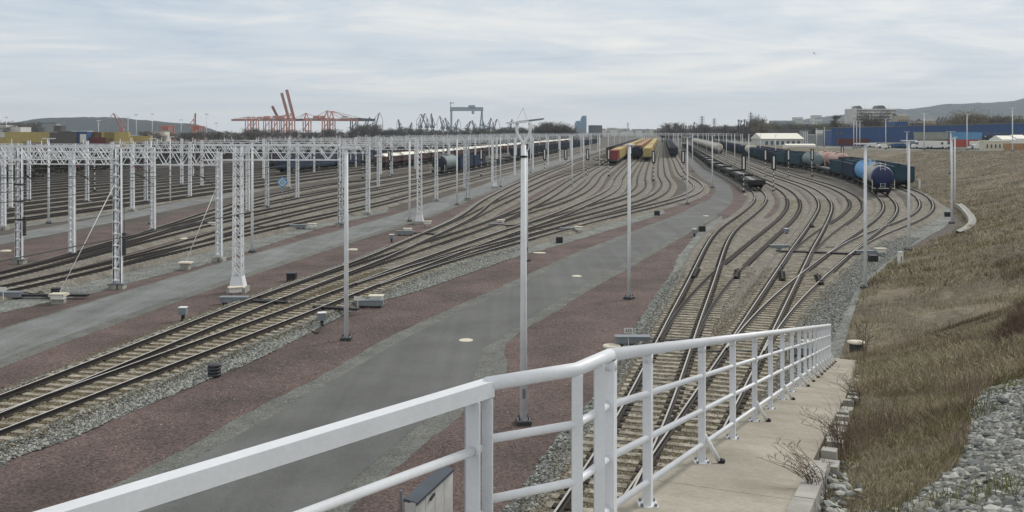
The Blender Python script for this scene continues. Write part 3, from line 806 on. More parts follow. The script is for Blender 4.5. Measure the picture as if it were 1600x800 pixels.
m3 = MB('dark_box'); p0 = B_+step*1.35+Vector((.012, -.004, 0)); m3.bar(lat(p0, 6.19), lat(p0+step*.45, 6.21), .01, .02); m3.build('handle', cab)
m3 = MB('galv_dark'); m3.bar(Vector((-0.835, 6.98, 5)), Vector((-0.835, 6.98, 6.3)), .02); m3.build('corner_trim', cab)

# ---------------------------------------------------------------- loose stones
def stones(name, pts, sizes, mname, parent=None, tint=True, flat=0.7):
    P = np.array([[1, 0, 0], [-1, 0, 0], [0, 1, 0], [0, -1, 0], [0, 0, 1], [0, 0, -1]], float)
    F = np.array([[0, 2, 4], [2, 1, 4], [1, 3, 4], [3, 0, 4], [2, 0, 5], [1, 2, 5], [3, 1, 5], [0, 3, 5]])
    n = len(pts); pts = np.asarray(pts); sizes = np.asarray(sizes)
    if n < 12000 or name == 'gravel_stones':      # rounder, knobbly stones close to the camera
        t_ = (1+5**.5)/2; sharp = True
        P = np.array([[-1, t_, 0], [1, t_, 0], [-1, -t_, 0], [1, -t_, 0], [0, -1, t_], [0, 1, t_], [0, -1, -t_], [0, 1, -t_], [t_, 0, -1], [t_, 0, 1], [-t_, 0, -1], [-t_, 0, 1]])/1.9
        F = np.array([[0, 11, 5], [0, 5, 1], [0, 1, 7], [0, 7, 10], [0, 10, 11], [1, 5, 9], [5, 11, 4], [11, 10, 2], [10, 7, 6], [7, 1, 8], [3, 9, 4], [3, 4, 2], [3, 2, 6], [3, 6, 8], [3, 8, 9], [4, 9, 5], [2, 4, 11], [6, 2, 10], [8, 6, 7], [9, 8, 1]])
    k = len(P)
    V = P[None]*(1+np.random.uniform(-0.42, 0.42, (n, k, 1)))
    V = V*np.stack([np.random.uniform(.7, 1.4, n), np.random.uniform(.6, 1.1, n), np.random.uniform(.4, flat, n)], 1)[:, None, :]
    a = np.random.uniform(0, 6.28, n); b = np.random.uniform(-.5, .5, n)
    ca, sa, cb2, sb = np.cos(a), np.sin(a), np.cos(b), np.sin(b)
    x = V[:, :, 0]; y = V[:, :, 1]; z = V[:, :, 2]
    y, z = y*cb2[:, None]-z*sb[:, None], y*sb[:, None]+z*cb2[:, None]
    x, y = x*ca[:, None]-y*sa[:, None], x*sa[:, None]+y*ca[:, None]
    V = np.stack([x, y, z], 2)*(sizes[:, None, None]/2)+pts[:, None, :]
    Fa = (F[None]+np.arange(n)[:, None, None]*k).reshape(-1, 3)
    ti = np.repeat(np.random.uniform(0, 1, n), k)
    return obj(name, npmesh(name, V.reshape(-1, 3), Fa, mname, ti), parent)
def strip_pts(L, R_, n, z, pw=1.0, ymax=1e9):
    A = np.array(smooth_poly(L)); B = np.array(smooth_poly(R_))
    def rs(P, m=400):
        d = np.r_[0, np.cumsum(np.hypot(*np.diff(P, axis=0).T))]; t = np.linspace(0, d[-1], m)
        return np.stack([np.interp(t, d, P[:, 0]), np.interp(t, d, P[:, 1])], 1)
    A = rs(A); B = rs(B); u = np.random.uniform(0, 1, n)**pw*398; i = u.astype(int); f = (u-i)[:, None]
    a = A[i]*(1-f)+A[i+1]*f; b = B[i]*(1-f)+B[i+1]*f; v = np.random.uniform(0, 1, (n, 1))
    p = a*(1-v)+b*v; p = p[p[:, 1] < ymax]
    return np.c_[p, np.full(len(p), z)]
pp = strip_pts(G_([(-60, 705), (0, 682), (125, 628), (200, 597), (280, 563), (350, 534), (400, 517), (500, 478), (565, 452), (650, 423), (725, 400), (800, 383)]),
               G_([(-60, 760), (0, 726), (125, 680), (200, 645), (280, 613), (350, 583), (400, 563), (500, 512), (565, 480), (650, 456), (725, 430), (800, 404)]), 56000, GZ+.03, 0.75)
def side_stones(ti, sg, n, ymax, o0=1.36, o1=1.95):
    A_ = PATHS[ti]; A2 = A_[A_[:, 1] < ymax]; i = np.random.randint(1, len(A2)-1, n); o = np.random.uniform(o0, o1, n)
    d = A2[i+1]-A2[i-1]; d /= np.hypot(d[:, 0], d[:, 1])[:, None]; f = np.random.uniform(-.5, .5, n)[:, None]*.6
    p = A2[i]+np.stack([d[:, 1], -d[:, 0]], 1)*(sg*o)[:, None]+d*f
    z = np.where(o < 1.52, -.185, -.185-(o-1.52)*.55); return np.c_[p, z]
pp = np.r_[pp, side_stones(7, 1, 15000, 75), side_stones(0, -1, 11000, 75)]
stuff(stones('ballast_stones', pp, np.random.uniform(.05, .13, len(pp)), 'pebble', flat=.9), 'loose grey ballast stones along the lower edge of the left tracks', 'gravel')
pp = strip_pts(G_([(660, 950), (800, 782), (865, 694), (905, 650), (945, 598), (985, 524), (1015, 477), (1050, 427)]), G_([(860, 950), (920, 790), (960, 694), (985, 650), (1010, 598), (1035, 524), (1060, 477), (1085, 427)]), 16000, GZ+.05)
pp2 = strip_pts(G_([(1100, 700), (1180, 560), (1225, 500), (1265, 440), (1310, 400), (1370, 365)]), G_([(1230, 650), (1292, 548), (1324, 482), (1347, 442), (1402, 398), (1440, 372)]), 22000, GZ+.05)
pp = np.r_[pp, pp2, side_stones(8, -1, 7000, 62), side_stones(13, 1, 7000, 80)]
stuff(stones('ballast_stones', pp, np.random.uniform(.05, .12, len(pp)), 'pebble', flat=.9), 'loose grey ballast stones along both sides of the right-hand tracks', 'gravel')
# crib stones between the near sleepers
cr = []
for ti, A_ in enumerate(PATHS):
    if TR[ti][0] == 'C': continue
    A2 = A_[A_[:, 1] < 62]
    for _ in range(150 if len(A2) else 0):
        i = np.random.randint(0, len(A2), 50); p = A2[i]+np.random.uniform(-.3, .3, (50, 2))
        p[:, 0] += np.random.uniform(-1.7, 1.7, 50); cr.append(np.c_[p, np.full(50, -.185)])
cr = np.concatenate(cr)
grassmat('pebble_dust', [S(92, 84, 68), S(124, 116, 96), S(146, 138, 118), S(110, 100, 80)])
stuff(stones('crib_ballast', cr, np.random.uniform(.05, .10, len(cr)), 'pebble_dust', flat=.8), 'dusty ballast stones lying between the concrete sleepers', 'gravel')

# gravel track on the embankment in the near right corner (bed + stones)
GEDGE = [(0.2, 0.6), (2.1, .40), (3.2, .36), (4, .45), (5.2, .70), (7, .86), (9, .95)]   # terrain s(rows index/..) -> t where gravel starts
def gedge(s): return float(np.interp(s, [0, 14, 24, 34, 44, 56, 70], [.12, .14, .22, .36, .56, .80, 1.1]))
def px_of(p): return (800+FPX*p[0]/p[1], HOR+FPX*(CAMH-p[2])/p[1])
# fit: boundary seen in the photo from (1375,800) through (1500,725), (1530,650) to (1600,590)
BND = [(1300, 830), (1385, 800), (1450, 768), (1492, 735), (1512, 700), (1520, 640), (1560, 590), (1610, 565)]
def is_gravel(p):
    x, y = px_of(p)
    if y < 560: return x > 1600 and y > 540
    if x < 1300: return False
    if x > 1610: return True
    yb = float(np.interp(x, [b_[0] for b_ in BND], [b_[1] for b_ in BND]))
    n_ = mn.noise(Vector((p[0]*1.4, p[1]*1.4, 0)))*26
    return y > yb+n_
gp, gs, gr, grs = [], [], [], []
bpts = []
while len(gp) < 19000:
    s = random.uniform(6, 62); t = random.random()**0.8
    p = terr(s, t)
    if p[1] < 3.2: continue
    X, Y_ = px_of(p)
    if X > 1680 or Y_ > 860 or X < 1200: continue
    if is_gravel(p) and random.random() < 1.0:
        sz = min(.15, .018+random.expovariate(1/.016)); gp.append((p[0], p[1], p[2]+sz*.12)); gs.append(sz)
stuff(stones('gravel_stones', gp, gs, 'pebble'), 'angular grey rubble spread over the bank in the bottom right corner', 'gravel')
mb = MB('gravel_track')
NS = 110; NTT = 60
idx = {}
for i in range(NS):
    for j in range(NTT+1):
        p = terr(4+i*0.6, j/NTT); idx[i, j] = len(mb.v); mb.v.append((p[0], p[1], p[2]+.012))
for i in range(NS-1):
    for j in range(NTT):
        p = mb.v[idx[i, j]]
        if p[1] > 0.5 and is_gravel((p[0], p[1]+.01, p[2])):
            mb.f.append((idx[i, j], idx[i, j+1], idx[i+1, j+1], idx[i+1, j])); mb.m.append('gravel_track'); mb.sm.append(True)
me = mb.mesh('gravel_track')
if me.polygons[10].normal.z < 0: me.flip_normals()
struct(obj('gravel_track', me))
rp_, rs_ = [], []
for _ in range(420):
    t = random.uniform(-4, 1.5)*1.0; q = wp(t, random.uniform(1.06, 1.85), random.uniform(-.12, -.04)); rp_.append(q[:]); rs_.append(random.uniform(.03, .12))
stuff(stones('gutter_stones', rp_, rs_, 'pebble'), 'loose stones lying in the gutter next to the concrete ramp', 'gravel')

# ---------------------------------------------------------------- dry grass
def blades(name, n, smin, smax, hmin, hmax, wd, label, twig=False, accept=None, tmax=1.0, mname='grass_dry', bend=.5, per=2, tlow=0.0):
    base_ = []
    while len(base_) < n:
        s = random.uniform(smin, smax); t = random.uniform(tlow, tmax)
        p = terr(s, t)
        X, Y_ = px_of(p) if p[1] > 1 else (0, 9999)
        if not (1180 < X < 1660 and 215 < Y_ < 880): continue
        if accept and not accept(p, X, Y_): continue
        base_.append(p)
    B = np.array(base_); m = len(B)
    cl = np.array([mn.noise(Vector((p[0]*.5, p[1]*.5, 5)))*.5+.5 for p in base_])
    h = np.random.uniform(hmin, hmax, m)*(0.55+cl*.9); a = np.random.uniform(0, 6.28, m)
    le = np.random.uniform(.2, 1.0, m)*bend*h
    dx = np.cos(a)*le; dy = np.sin(a)*le
    pa_ = np.random.uniform(0, 6.28, m); wx = np.cos(pa_)*wd/2; wy = np.sin(pa_)*wd/2
    z0 = B[:, 2]-.02
    v = np.zeros((m, 5, 3))
    v[:, 0] = np.c_[B[:, 0]-wx, B[:, 1]-wy, z0]; v[:, 1] = np.c_[B[:, 0]+wx, B[:, 1]+wy, z0]
    v[:, 2] = np.c_[B[:, 0]+wx*.8+dx*.35, B[:, 1]+wy*.8+dy*.35, z0+h*.6]; v[:, 3] = np.c_[B[:, 0]-wx*.8+dx*.35, B[:, 1]-wy*.8+dy*.35, z0+h*.6]
    v[:, 4] = np.c_[B[:, 0]+dx, B[:, 1]+dy, z0+h*np.random.uniform(.75, 1, m)]
    o = np.arange(m)*5
    f = np.concatenate([np.stack([o, o+1, o+2], 1), np.stack([o, o+2, o+3], 1), np.stack([o+3, o+2, o+4], 1)])
    ti = np.clip(np.random.normal(.0, .16, m)+np.array([mn.noise(Vector((p[0]*.3, p[1]*.3, 9)))*.7+mn.noise(Vector((p[0]*1.1, p[1]*1.1, 3)))*.35+.5 for p in base_]), 0, 1)
    return stuff(obj(name, npmesh(name, v.reshape(-1, 3), f, mname, np.repeat(ti, 5))), label, 'grass')
grassmat('grass_green', [S(84, 92, 54), S(116, 118, 72), S(140, 136, 92)])
grassmat('scrub_brown', [S(84, 70, 60), S(108, 92, 80), S(132, 116, 100)])
bare = lambda p: mn.noise(Vector((p[0]*.22, p[1]*.22, 2)))
blades('dry_grass', 48000, 14, 66, .04, .15, .006, 'short dry brown grass on the bank next to the ramp', accept=lambda p, X, Y_: not is_gravel((p[0], p[1], p[2])) and Y_ > 480, bend=1.0)
blades('dry_grass', 60000, 40, 100, .08, .26, .013, 'dry brown grass covering the middle of the right-hand bank', accept=lambda p, X, Y_: Y_ < 620 and bare(p) > -.55 and p[1] < 62, bend=1.1)
blades('dry_grass', 42000, 80, 175, .15, .40, .05, 'dry brown grass on the far slope under the upper road', accept=lambda p, X, Y_: p[1] > 50 and bare(p) > -.45, bend=1.3)
blades('dry_weeds', 4500, 26, 90, .15, .5, .007, 'tall thin brown weeds on the right-hand bank', mname='twigs', accept=lambda p, X, Y_: Y_ > 420 and not is_gravel(p) and mn.noise(Vector((p[0]*.45, p[1]*.45, 12))) > .05, bend=.6)
blades('grass_tufts', 2600, 18, 60, .06, .22, .006, 'greenish grass tufts at the edge of the rubble', mname='grass_green', accept=lambda p, X, Y_: Y_ > 560 and mn.noise(Vector((p[0]*1.5, p[1]*1.5, 7))) > .25, bend=.7)

blades('green_tufts', 9000, 74, 150, .08, .3, .02, 'olive green grass patches along the foot of the bank', mname='grass_green', tmax=.3, accept=lambda p, X, Y_: Y_ < 520 and mn.noise(Vector((p[0]*.35, p[1]*.35, 21))) > .12, bend=1.0)
blades('brown_scrub', 9000, 50, 105, .18, .5, .012, 'darker brown scrub across the middle height of the bank', mname='scrub_brown', tlow=.25, tmax=.95, accept=lambda p, X, Y_: 400 < Y_ < 600 and not is_gravel(p) and mn.noise(Vector((p[0]*.25, p[1]*.25, 33))) > .05, bend=.9)
pp = strip_pts(G_([(250, 735), (400, 655), (500, 600), (600, 540), (700, 492), (800, 447)]), G_([(0, 735), (125, 688), (280, 620), (400, 570), (565, 480), (725, 436)]), 2600, GZ+.005)
pp = np.r_[pp, strip_pts(G_([(620, 760), (700, 680), (800, 590), (850, 500), (940, 450), (1060, 378)]), G_([(700, 850), (800, 770), (900, 640), (985, 515), (1045, 425), (1090, 360)]), 2200, GZ+.005)]
stuff(stones('loose_grit', pp, np.random.uniform(.015, .05, len(pp)), 'pebble', flat=.8), 'stray pale stones sprinkled on the red-brown gravel strips', 'gravel')

# leafless twiggy bushes leaning over the ramp, tall dead stalks behind
def at_px(px, py):
    best = None
    for s in np.arange(4, 180, .5):
        for t in np.arange(0.0, 1.0, .02):
            p = terr(s, t)
            if p[1] < 3: continue
            X, Y_ = px_of(p); d = (X-px)**2+(Y_-py)**2
            if best is None or d < best[0]: best = (d, p)
    return best[1]
def bush(loc, n, h, spread, label, lean=(0, 0), seed=1, cat='bush', r=0.0035, name='bare_bush'):
    rr = random.Random(seed); root = empty(name, loc); PR(root, label=label, category=cat)
    mb = MB('stalk'); tw = MB('twig')
    for k in range(n):
        a = rr.uniform(0, 6.28); L_ = h*rr.uniform(.5, 1); dx = math.cos(a)*spread*rr.random()+lean[0]; dy = math.sin(a)*spread*rr.random()+lean[1]
        P = [Vector((rr.uniform(-.08, .08), rr.uniform(-.08, .08), -.03))]
        for j in range(1, 5):
            f = j/4; P.append(Vector((P[0].x+dx*f*f+rr.uniform(-.02, .02)*h, P[0].y+dy*f*f+rr.uniform(-.02, .02)*h, L_*f*(1-.25*f))))
        mb.tube(P, r, 4, r2=r*.4, cap=False)
        for j in range(7):
            q = P[rr.randint(1, 4)]; e = q+Vector((rr.uniform(-.25, .25), rr.uniform(-.25, .25), rr.uniform(-.02, .22)))*h*.5
            tw.tube([q, (q+e)/2+Vector((0, 0, .01)), e], r*.5, 3, r2=r*.25, cap=False)
            for _ in range(2):
                e2 = e+Vector((rr.uniform(-.1, .1), rr.uniform(-.1, .1), rr.uniform(0, .1)))*h*.5; tw.tube([(q+e)/2, e2], r*.35, 3, cap=False)
    mb.build('stem', root)['kind'] = 'stuff'; tw.build('twigs', root)['kind'] = 'stuff'; return root
def at(s, t, dz=0): x, y, z = terr(s, t); return (x, y, z+dz)
q = wp(-0.6, 1.06); bush(q[:], 16, .45, .35, 'leafless twiggy bush leaning across the kerb onto the ramp', (-.16, .05), 3)
q = wp(1.9, 1.15); bush(q[:], 14, .60, .4, 'bare twigs growing behind the loose kerb blocks', (-.18, .1), 5)
q = wp(7.6, 1.15); bush(q[:], 12, .75, .5, 'thin bare shrub beside the far part of the ramp', (-.3, .1), 8)
q = at_px(1351, 560); bush(q, 5, 1.7, .18, 'tall dead stalks standing behind the round drain cover', (0, 0), 11, 'weed', .012, 'dead_stalks')
q = at_px(1346, 530); bush(q, 3, 1.3, .10, 'short dead stalk next to the round drain cover', (0, 0), 12, 'weed', .010, 'dead_stalks')
q = at_px(1478, 534); bush(q, 26, .55, .9, 'low dark bramble tangle in the middle of the bank', (0, 0), 14, 'bramble', .012, 'bramble')

# ================================================================ street furniture
# lamp posts
def pole_mb(h, r0, r1, m='galv', n=8):
    mb = MB(m); mb.tube([(0, 0, 0), (0, 0, h*.5), (0, 0, h)], r0, n, r2=r1); return mb
def base_mb():
    mb = MB('galv_dark'); mb.box(-.2, .2, -.2, .2, .12, .15)
    mb.box(-.24, .24, -.24, .24, -.1, .12, 'dark_box')
    for x in (-.14, .14):
        for y in (-.14, .14): mb.box(x-.02, x+.02, y-.02, y+.02, .15, .25, 'dark')
    return mb
H1 = 8.75-GZ*0
for nm, h in (('lamp_post', 8.6), ('short_lamp_post', 7.0)):
    hd = MB('galv'); hd.box(-.62, .62, -.16, .16, h+.02, h+.09); hd.box(-.5, .5, -.12, .12, h, h+.02, 'led')
    define(nm, [('pole', pole_mb(h, .115, .085)), ('base', base_mb()), ('lamp_head', hd)])
hd = MB('galv'); hd.box(-.22, .5, -.13, .13, 8.62, 8.69); hd.box(-.1, .4, -.1, .1, 8.60, 8.62, 'led')
define('plain_lamp_post', [('pole', pole_mb(8.6, .11, .085)), ('base', base_mb()), ('lamp_head', hd)])
dm = pole_mb(8.95, .12, .085)
arm1 = MB('galv'); arm1.tube([(0, 0, 8.85), (-.04, 0, 9.05), (-.19, 0, 9.28), (-.22, 0, 9.45), (-.20, 0, 9.68)], .05, 8)
arm2 = MB('galv'); arm2.tube([(0, 0, 8.85), (.04, 0, 9.05), (.19, 0, 9.28), (.22, 0, 9.45), (.20, 0, 9.68)], .05, 8)
h1 = MB('galv'); h1.bar((-.55, 0, 9.66), (.15, 0, 9.72), .26, .05); h1.bar((-.5, 0, 9.64), (.1, 0, 9.69), .2, .02, 'led')
h2 = MB('galv_dark'); h2.bar((-.2, .1, 9.70), (.66, .1, 9.80), .28, .05); h2.bar((-.1, .1, 9.68), (.6, .1, 9.77), .2, .02, 'led')
h2.bar((-.2, .1, 9.78), (.0, .1, 10.15), .02, .02, 'galv'); h2.bar((.12, .1, 9.78), (.0, .1, 10.15), .02, .02, 'galv')
bnd = MB('dark'); bnd.lathe([(.105, 8.55), (.105, 8.62)], 10); bnd.cbox((.0, -.14, 1.0), (.1, .03, .3), 'galv_dark')
define('double_lamp_post', [('pole', dm), ('base', base_mb()), ('arm', arm1), ('arm', arm2), ('lamp_head', h1), ('lamp_head', h2), ('band', bnd)])

LG = 'lamp posts lighting the yard'
def lamp(kind, px, py, label, z=GZ, rz=0, nm='lamp_post', scale=None, group=LG):
    x, y = g(px, py, z); return place(kind, nm, (x, y, z), rz, label, 'lamp post', group, scale=scale)
lamp('double_lamp_post', 818, 662, 'tall double-headed lamp post with forked curved arms, nearest post in the middle', rz=.1)
lamp('double_lamp_post', 823, 408, 'second forked double-headed lamp post, standing close behind the tallest one', rz=.5, scale=(.9, .9, .88))
lamp('plain_lamp_post', 541, 531, 'plain white lamp post beside the two near left tracks, left of the asphalt road')
lamp('plain_lamp_post', 983, 467, 'slim lamp post on the red-brown gravel right of the asphalt road', rz=1)
lamp('lamp_post', 1352, 451, 'lamp post at the foot of the grass bank, nearest right of the track fan')
lamp('lamp_post', 1420, 391, 'lamp post with a dark base next to the white marker post on the bank', rz=.2)
lamp('plain_lamp_post', 1487, 349, 'lamp post at the edge of the drainage channel, front one of a pair', rz=.7)
lamp('plain_lamp_post', 1492, 322, 'lamp post just behind another one beside the drainage channel', rz=.7)
lamp('plain_lamp_post', 640, 346, 'lamp post left of the white lattice mast and beside the grey cinder path')
lamp('plain_lamp_post', 394, 394, 'lamp post right of the nearest lattice mast, across the cinder path')
lamp('lamp_post', 76, 349, 'lamp post with a flat head at the far left near the upper path', rz=.3)
lamp('plain_lamp_post', 236, 350, 'thin lamp post in the triangle of red-brown gravel on the left')
lamp('plain_lamp_post', 266, 316, 'lamp post on the far side of the upper path')
lamp('plain_lamp_post', 714, 320, 'lamp post on the near verge of the cinder path, below the blue tank wagon')
lamp('plain_lamp_post', 782, 292, 'lamp post on the cinder path verge just left of the tall forked post')
lamp('lamp_post', 1074, 319, 'lamp post in the bend inside the rightmost track of the middle fan')
lamp('plain_lamp_post', 1113, 293, 'lamp post between the curving asphalt road and the middle fan')
lamp('plain_lamp_post', 1082, 268, 'smaller lamp post further along the left edge of the asphalt road')
lamp('plain_lamp_post', 894, 294, 'lamp post in the middle fan with its foot between two curving tracks')
lamp('plain_lamp_post', 912, 279, 'lamp post just behind and right of another in the middle fan')
lamp('plain_lamp_post', 937, 263, 'lamp post left of the red container wagon')
lamp('plain_lamp_post', 829, 270, 'slim lamp post on the verge right of the forked lamp posts')
lamp('plain_lamp_post', 1148, 257, 'lamp post behind the empty flat wagons, nearest of the row between the right tracks')
lamp('plain_lamp_post', 1170, 266, 'lamp post between empty flat wagons and dark blue wagons')
lamp('plain_lamp_post', 1135, 251, 'lamp post in front of the blunt end of the white tank train')
lamp('plain_lamp_post', 1123, 246, 'thin lamp post left of the front white tank wagon end')
for k, (px, py) in enumerate([(1060, 240), (1065, 237), (1052, 233), (1104, 238), (1090, 233), (1078, 229), (1160, 243), (1188, 249), (1212, 254), (1045, 229), (1040, 226)]):
    lamp('plain_lamp_post', px, py, 'slim distant lamp post between the sidings near the vanishing point', scale=(1, 1, .96), group='distant lamp posts between the sidings')
RLG = 'tall lamp posts along the upper road'
for px, py, ht, lb in ((1582, 236, 10.4, 'rightmost tall lamp post on the upper road'), (1511, 234, 9.2, 'lamp post on the upper road in front of the sky-blue containers'), (1444, 233.5, 9.4, 'lamp post on the upper road in front of the grey containers'),
                   (1384, 232.5, 9.8, 'lamp post on the upper road right of the white office block'), (1334, 231.5, 9.3, 'rightmost of three close lamp posts before the blue warehouse'), (1338.5, 231.3, 9.3, 'middle one of three close lamp posts before the blue warehouse'), (1343.5, 231.2, 9.3, 'left-hand partner in a cluster of road lamps by the maroon containers'),
                   (1288, 230, 8.6, 'lamp post beside the pale blue mast on the upper road'), (1276, 228, 8.0, 'pale blue mast at the left end of the blue warehouse')):
    zc = 4.2 if px > 1400 else 3.2 if px > 1300 else 2.2
    x, y = g(px, py, zc); s_ = ht/8.6
    place('lamp_post', 'lamp_post', (x, y, zc), 0, lb, 'lamp post', RLG, scale=(1.2, 1.2, s_))
lamp('lamp_post', 1485.5, 271, 'lamp post with a wide flat head standing on the grass slope', z=2.0, group=None, scale=(1.2, 1.2, .8))
lamp('lamp_post', 1417, 263, 'flat-headed lamp post behind the last dark green wagon', z=0.2, group=None)

# signals: banded post with black backboard and white strip
pm = MB('white')
nb2 = 9
for k in range(nb2):
    pm.tube([(0, 0, k*3.4/nb2), (0, 0, (k+1)*3.4/nb2)], .07, 6, m=('white', 'c_red')[0] if k % 2 else 'dark', cap=False)
bs = MB('dark'); bs.box(-.2, .2, -.2, .2, -.1, .35)
hd = MB('black'); hd.box(-.34, .34, -.05, .05, 3.4, 5.7); 
hs = MB('white'); hs.box(-.13, .13, -.075, -.052, 3.62, 5.5)
define('signal', [('post', pm), ('foot', bs), ('backboard', hd, [('white_strip', hs)])])
SG = 'banded signal posts with white strip boards'
sigs = [(851, 275, 'leftmost banded signal in the middle fan'), (884, 275, 'banded signal second from the left in the middle fan, right of a lamp post'), (918, 275.5, 'banded signal beside the second lamp post of the middle fan'),
        (951, 275.5, 'banded signal in front of the red container'), (985.5, 262, 'signal board just left of the dark blue wagon end'), (1021, 283, 'banded signal right of the yellow container train'),
        (1067.5, 283, 'banded signal in front of the black open wagons, beside the road'), (1162, 301, 'banded signal in front of the nearest empty flat wagon'),
        (1196, 277, 'banded signal between the dark blue wagons and the flat wagons'), (1209, 300, 'banded signal with its foot on the brown gravel patch right of the flat wagons'),
        (1232, 277, 'banded signal in front of the grey tank wagon'), (1269, 276, 'banded signal in front of the pink tank wagons'), (1316, 265, 'signal board against the brown slope behind the open wagons')]
for px, py, lb in sigs:
    x, y = g(px, py, GZ); place('signal', 'signal', (x, y, GZ), -.1, lb, 'signal', SG)
for k, (px, py) in enumerate([(567, 279), (609, 278), (752, 275), (148, 300), (528, 275), (340, 272), (700, 262)]):
    x, y = g(px, py, GZ); place('signal', 'signal', (x, y, GZ), -.1, 'banded signal standing among the masts of the left yard', 'signal', 'signals among the masts of the left yard', single=True)

# ---------------------------------------------------------------- catenary masts, portals
MH = 8.0-GZ*0
def chan(mb, x, y, h, w0, w1, d0):       # one flanged channel
    mb.add([(x-w0/2, y-d0/2, .35), (x+w0/2, y-d0/2, .35), (x+w0/2, y+d0/2, .35), (x-w0/2, y+d0/2, .35), (x-w1/2, y-d0/2, h), (x+w1/2, y-d0/2, h), (x+w1/2, y+d0/2, h), (x-w1/2, y+d0/2, h)],
           [(0, 1, 5, 4), (1, 2, 6, 5), (2, 3, 7, 6), (3, 0, 4, 7), (4, 5, 6, 7)])
def mast_mb(h, wid=.36, m='galv', n=12):
    mb = MB(m)
    for s_ in (-1, 1):
        mb.bar((s_*wid/2, 0, .35), (s_*wid/2*.8, 0, h), .07, .26, up=(0, 1, 0))
        mb.bar((s_*wid/2-.0, .12, .35), (s_*wid/2*.8, .12, h), .13, .02, up=(0, 1, 0))
        mb.bar((s_*wid/2-.0, -.12, .35), (s_*wid/2*.8, -.12, h), .13, .02, up=(0, 1, 0))
    for k in range(n):
        z0 = .5+(h-.7)*k/n; z1 = .5+(h-.7)*(k+1)/n
        for yy in (-.13, .13): mb.bar((-wid/2, yy, z0), (wid/2, yy, z1), .05, .015, up=(0, 1, 0))
        mb.box(-wid/2, wid/2, -.14, .14, z0-.02, z0+.02)
    return mb
def lattice_mb(h, wid=.62, top=.5, n=13, r=.055):
    mb = MB('galv')
    for sx in (-1, 1):
        for sy in (-1, 1): mb.bar((sx*wid/2, sy*wid/2, .5), (sx*top/2, sy*top/2, h), r*1.5, r*1.5)
    for k in range(n):
        a = .9+(h-1.0)*k/n; b = .9+(h-1.0)*(k+1)/n; f = (a+b)/2/h; w_ = wid+(top-wid)*f
        for (p, q) in (((-1, -1), (1, -1)), ((1, -1), (1, 1)), ((1, 1), (-1, 1)), ((-1, 1), (-1, -1))):
            mb.bar((p[0]*w_/2, p[1]*w_/2, a), (q[0]*w_/2, q[1]*w_/2, b), .045, .03)
            mb.bar((q[0]*w_/2, q[1]*w_/2, a), (p[0]*w_/2, p[1]*w_/2, b), .045, .03)
    return mb
foot = MB('concrete_grey'); foot.box(-.42, .05, -.34, .34, -.3, .32); foot.box(.12, .42, -.3, .3, -.3, .28)
fpl = MB('galv_dark'); fpl.box(-.5, .5, -.38, .38, .30, .345)
lfoot = MB('concrete_grey'); lfoot.box(-.55, .55, -.5, .5, -.3, .30)
lpl = MB('galv'); 
lpl.add([(-.42, -.4, .31), (.42, -.4, .31), (.42, .4, .31), (-.42, .4, .31), (-.3, -.3, .95), (.3, -.3, .95), (.3, .3, .95), (-.3, .3, .95)], [(0, 1, 5, 4), (1, 2, 6, 5), (2, 3, 7, 6), (3, 0, 4, 7)])
cw = MB('dark_box')
for k in range(8): cw.lathe([(.13, 2.0+k*.17), (.13, 2.14+k*.17)], 8, (.42, -.1))
cw.tube([(.42, -.1, 3.3), (.42, -.1, 6.8)], .015, 4)
band = MB('dark')
for z in (3.1, 4.4, 5.6): band.box(-.3, .3, -.16, .16, z, z+.08)
define('mast', [('shaft', mast_mb(8.15)), ('footing', foot), ('base_plate', fpl)])
define('mast_weight', [('shaft', mast_mb(8.15)), ('footing', foot), ('base_plate', fpl), ('counterweight', cw), ('band', band)])
define('lattice_mast', [('shaft', lattice_mb(8.3, .5, .42, r=.042)), ('base_shoe', lpl), ('footing', lfoot)])
sm = MB('galv'); sm.box(-.17, .17, -.14, .14, 0, 7.9)
sm2 = MB('galv'); sm2.box(-.10, .10, -.1, .1, 0, 7.6)
# truss beam along +x of a given length, depth .92, width .6, made of chords and zig-zag braces
def truss(L_, x0=0, z0=6.95, dep=.92, wid=.5, pan=1.15, m='galv', lite=False):
    mb = MB(m); n = max(2, int(L_/pan)); t = .068
    for y in ((-wid/2, wid/2) if not lite else (0,)):
        mb.bar((x0, y, z0), (x0+L_, y, z0), t, t); mb.bar((x0, y, z0+dep), (x0+L_, y, z0+dep), t*1.2, t*1.2)
        for k in range(n):
            a = x0+L_*k/n; b = x0+L_*(k+.5)/n; c_ = x0+L_*(k+1)/n
            mb.bar((a, y, z0+dep), (b, y, z0), .045, .04); mb.bar((b, y, z0), (c_, y, z0+dep), .045, .04)
    if not lite:
        for k in range(n+1):
            a = x0+L_*k/n; mb.bar((a, -wid/2, z0+dep), (a, wid/2, z0+dep), .05, .05)
            if k % 2 == 0: mb.bar((a, -wid/2, z0), (a, wid/2, z0), .05, .05)
    return mb
def droppers(xs, n=1):
    mb = MB('galv')
    for x in xs:
        mb.bar((x, 0, 6.95), (x, 0, 6.2), .07, .07); mb.bar((x, 0, 6.3), (x+.9, 0, 6.0), .06, .06, 'dark'); mb.bar((x+.5, 0, 6.15), (x+1.6, 0, 5.5), .04, .04, 'dark'); mb.bar((x, 0, 6.95), (x+.4, 0, 6.6), .09, .09, 'c_maroon')
        mb.bar((x, 0, 7.9), (x, 0, 8.5), .06, .06)
    return mb
PG = 'catenary portals across the left yard'
MG = 'catenary masts'
ROT = -TH
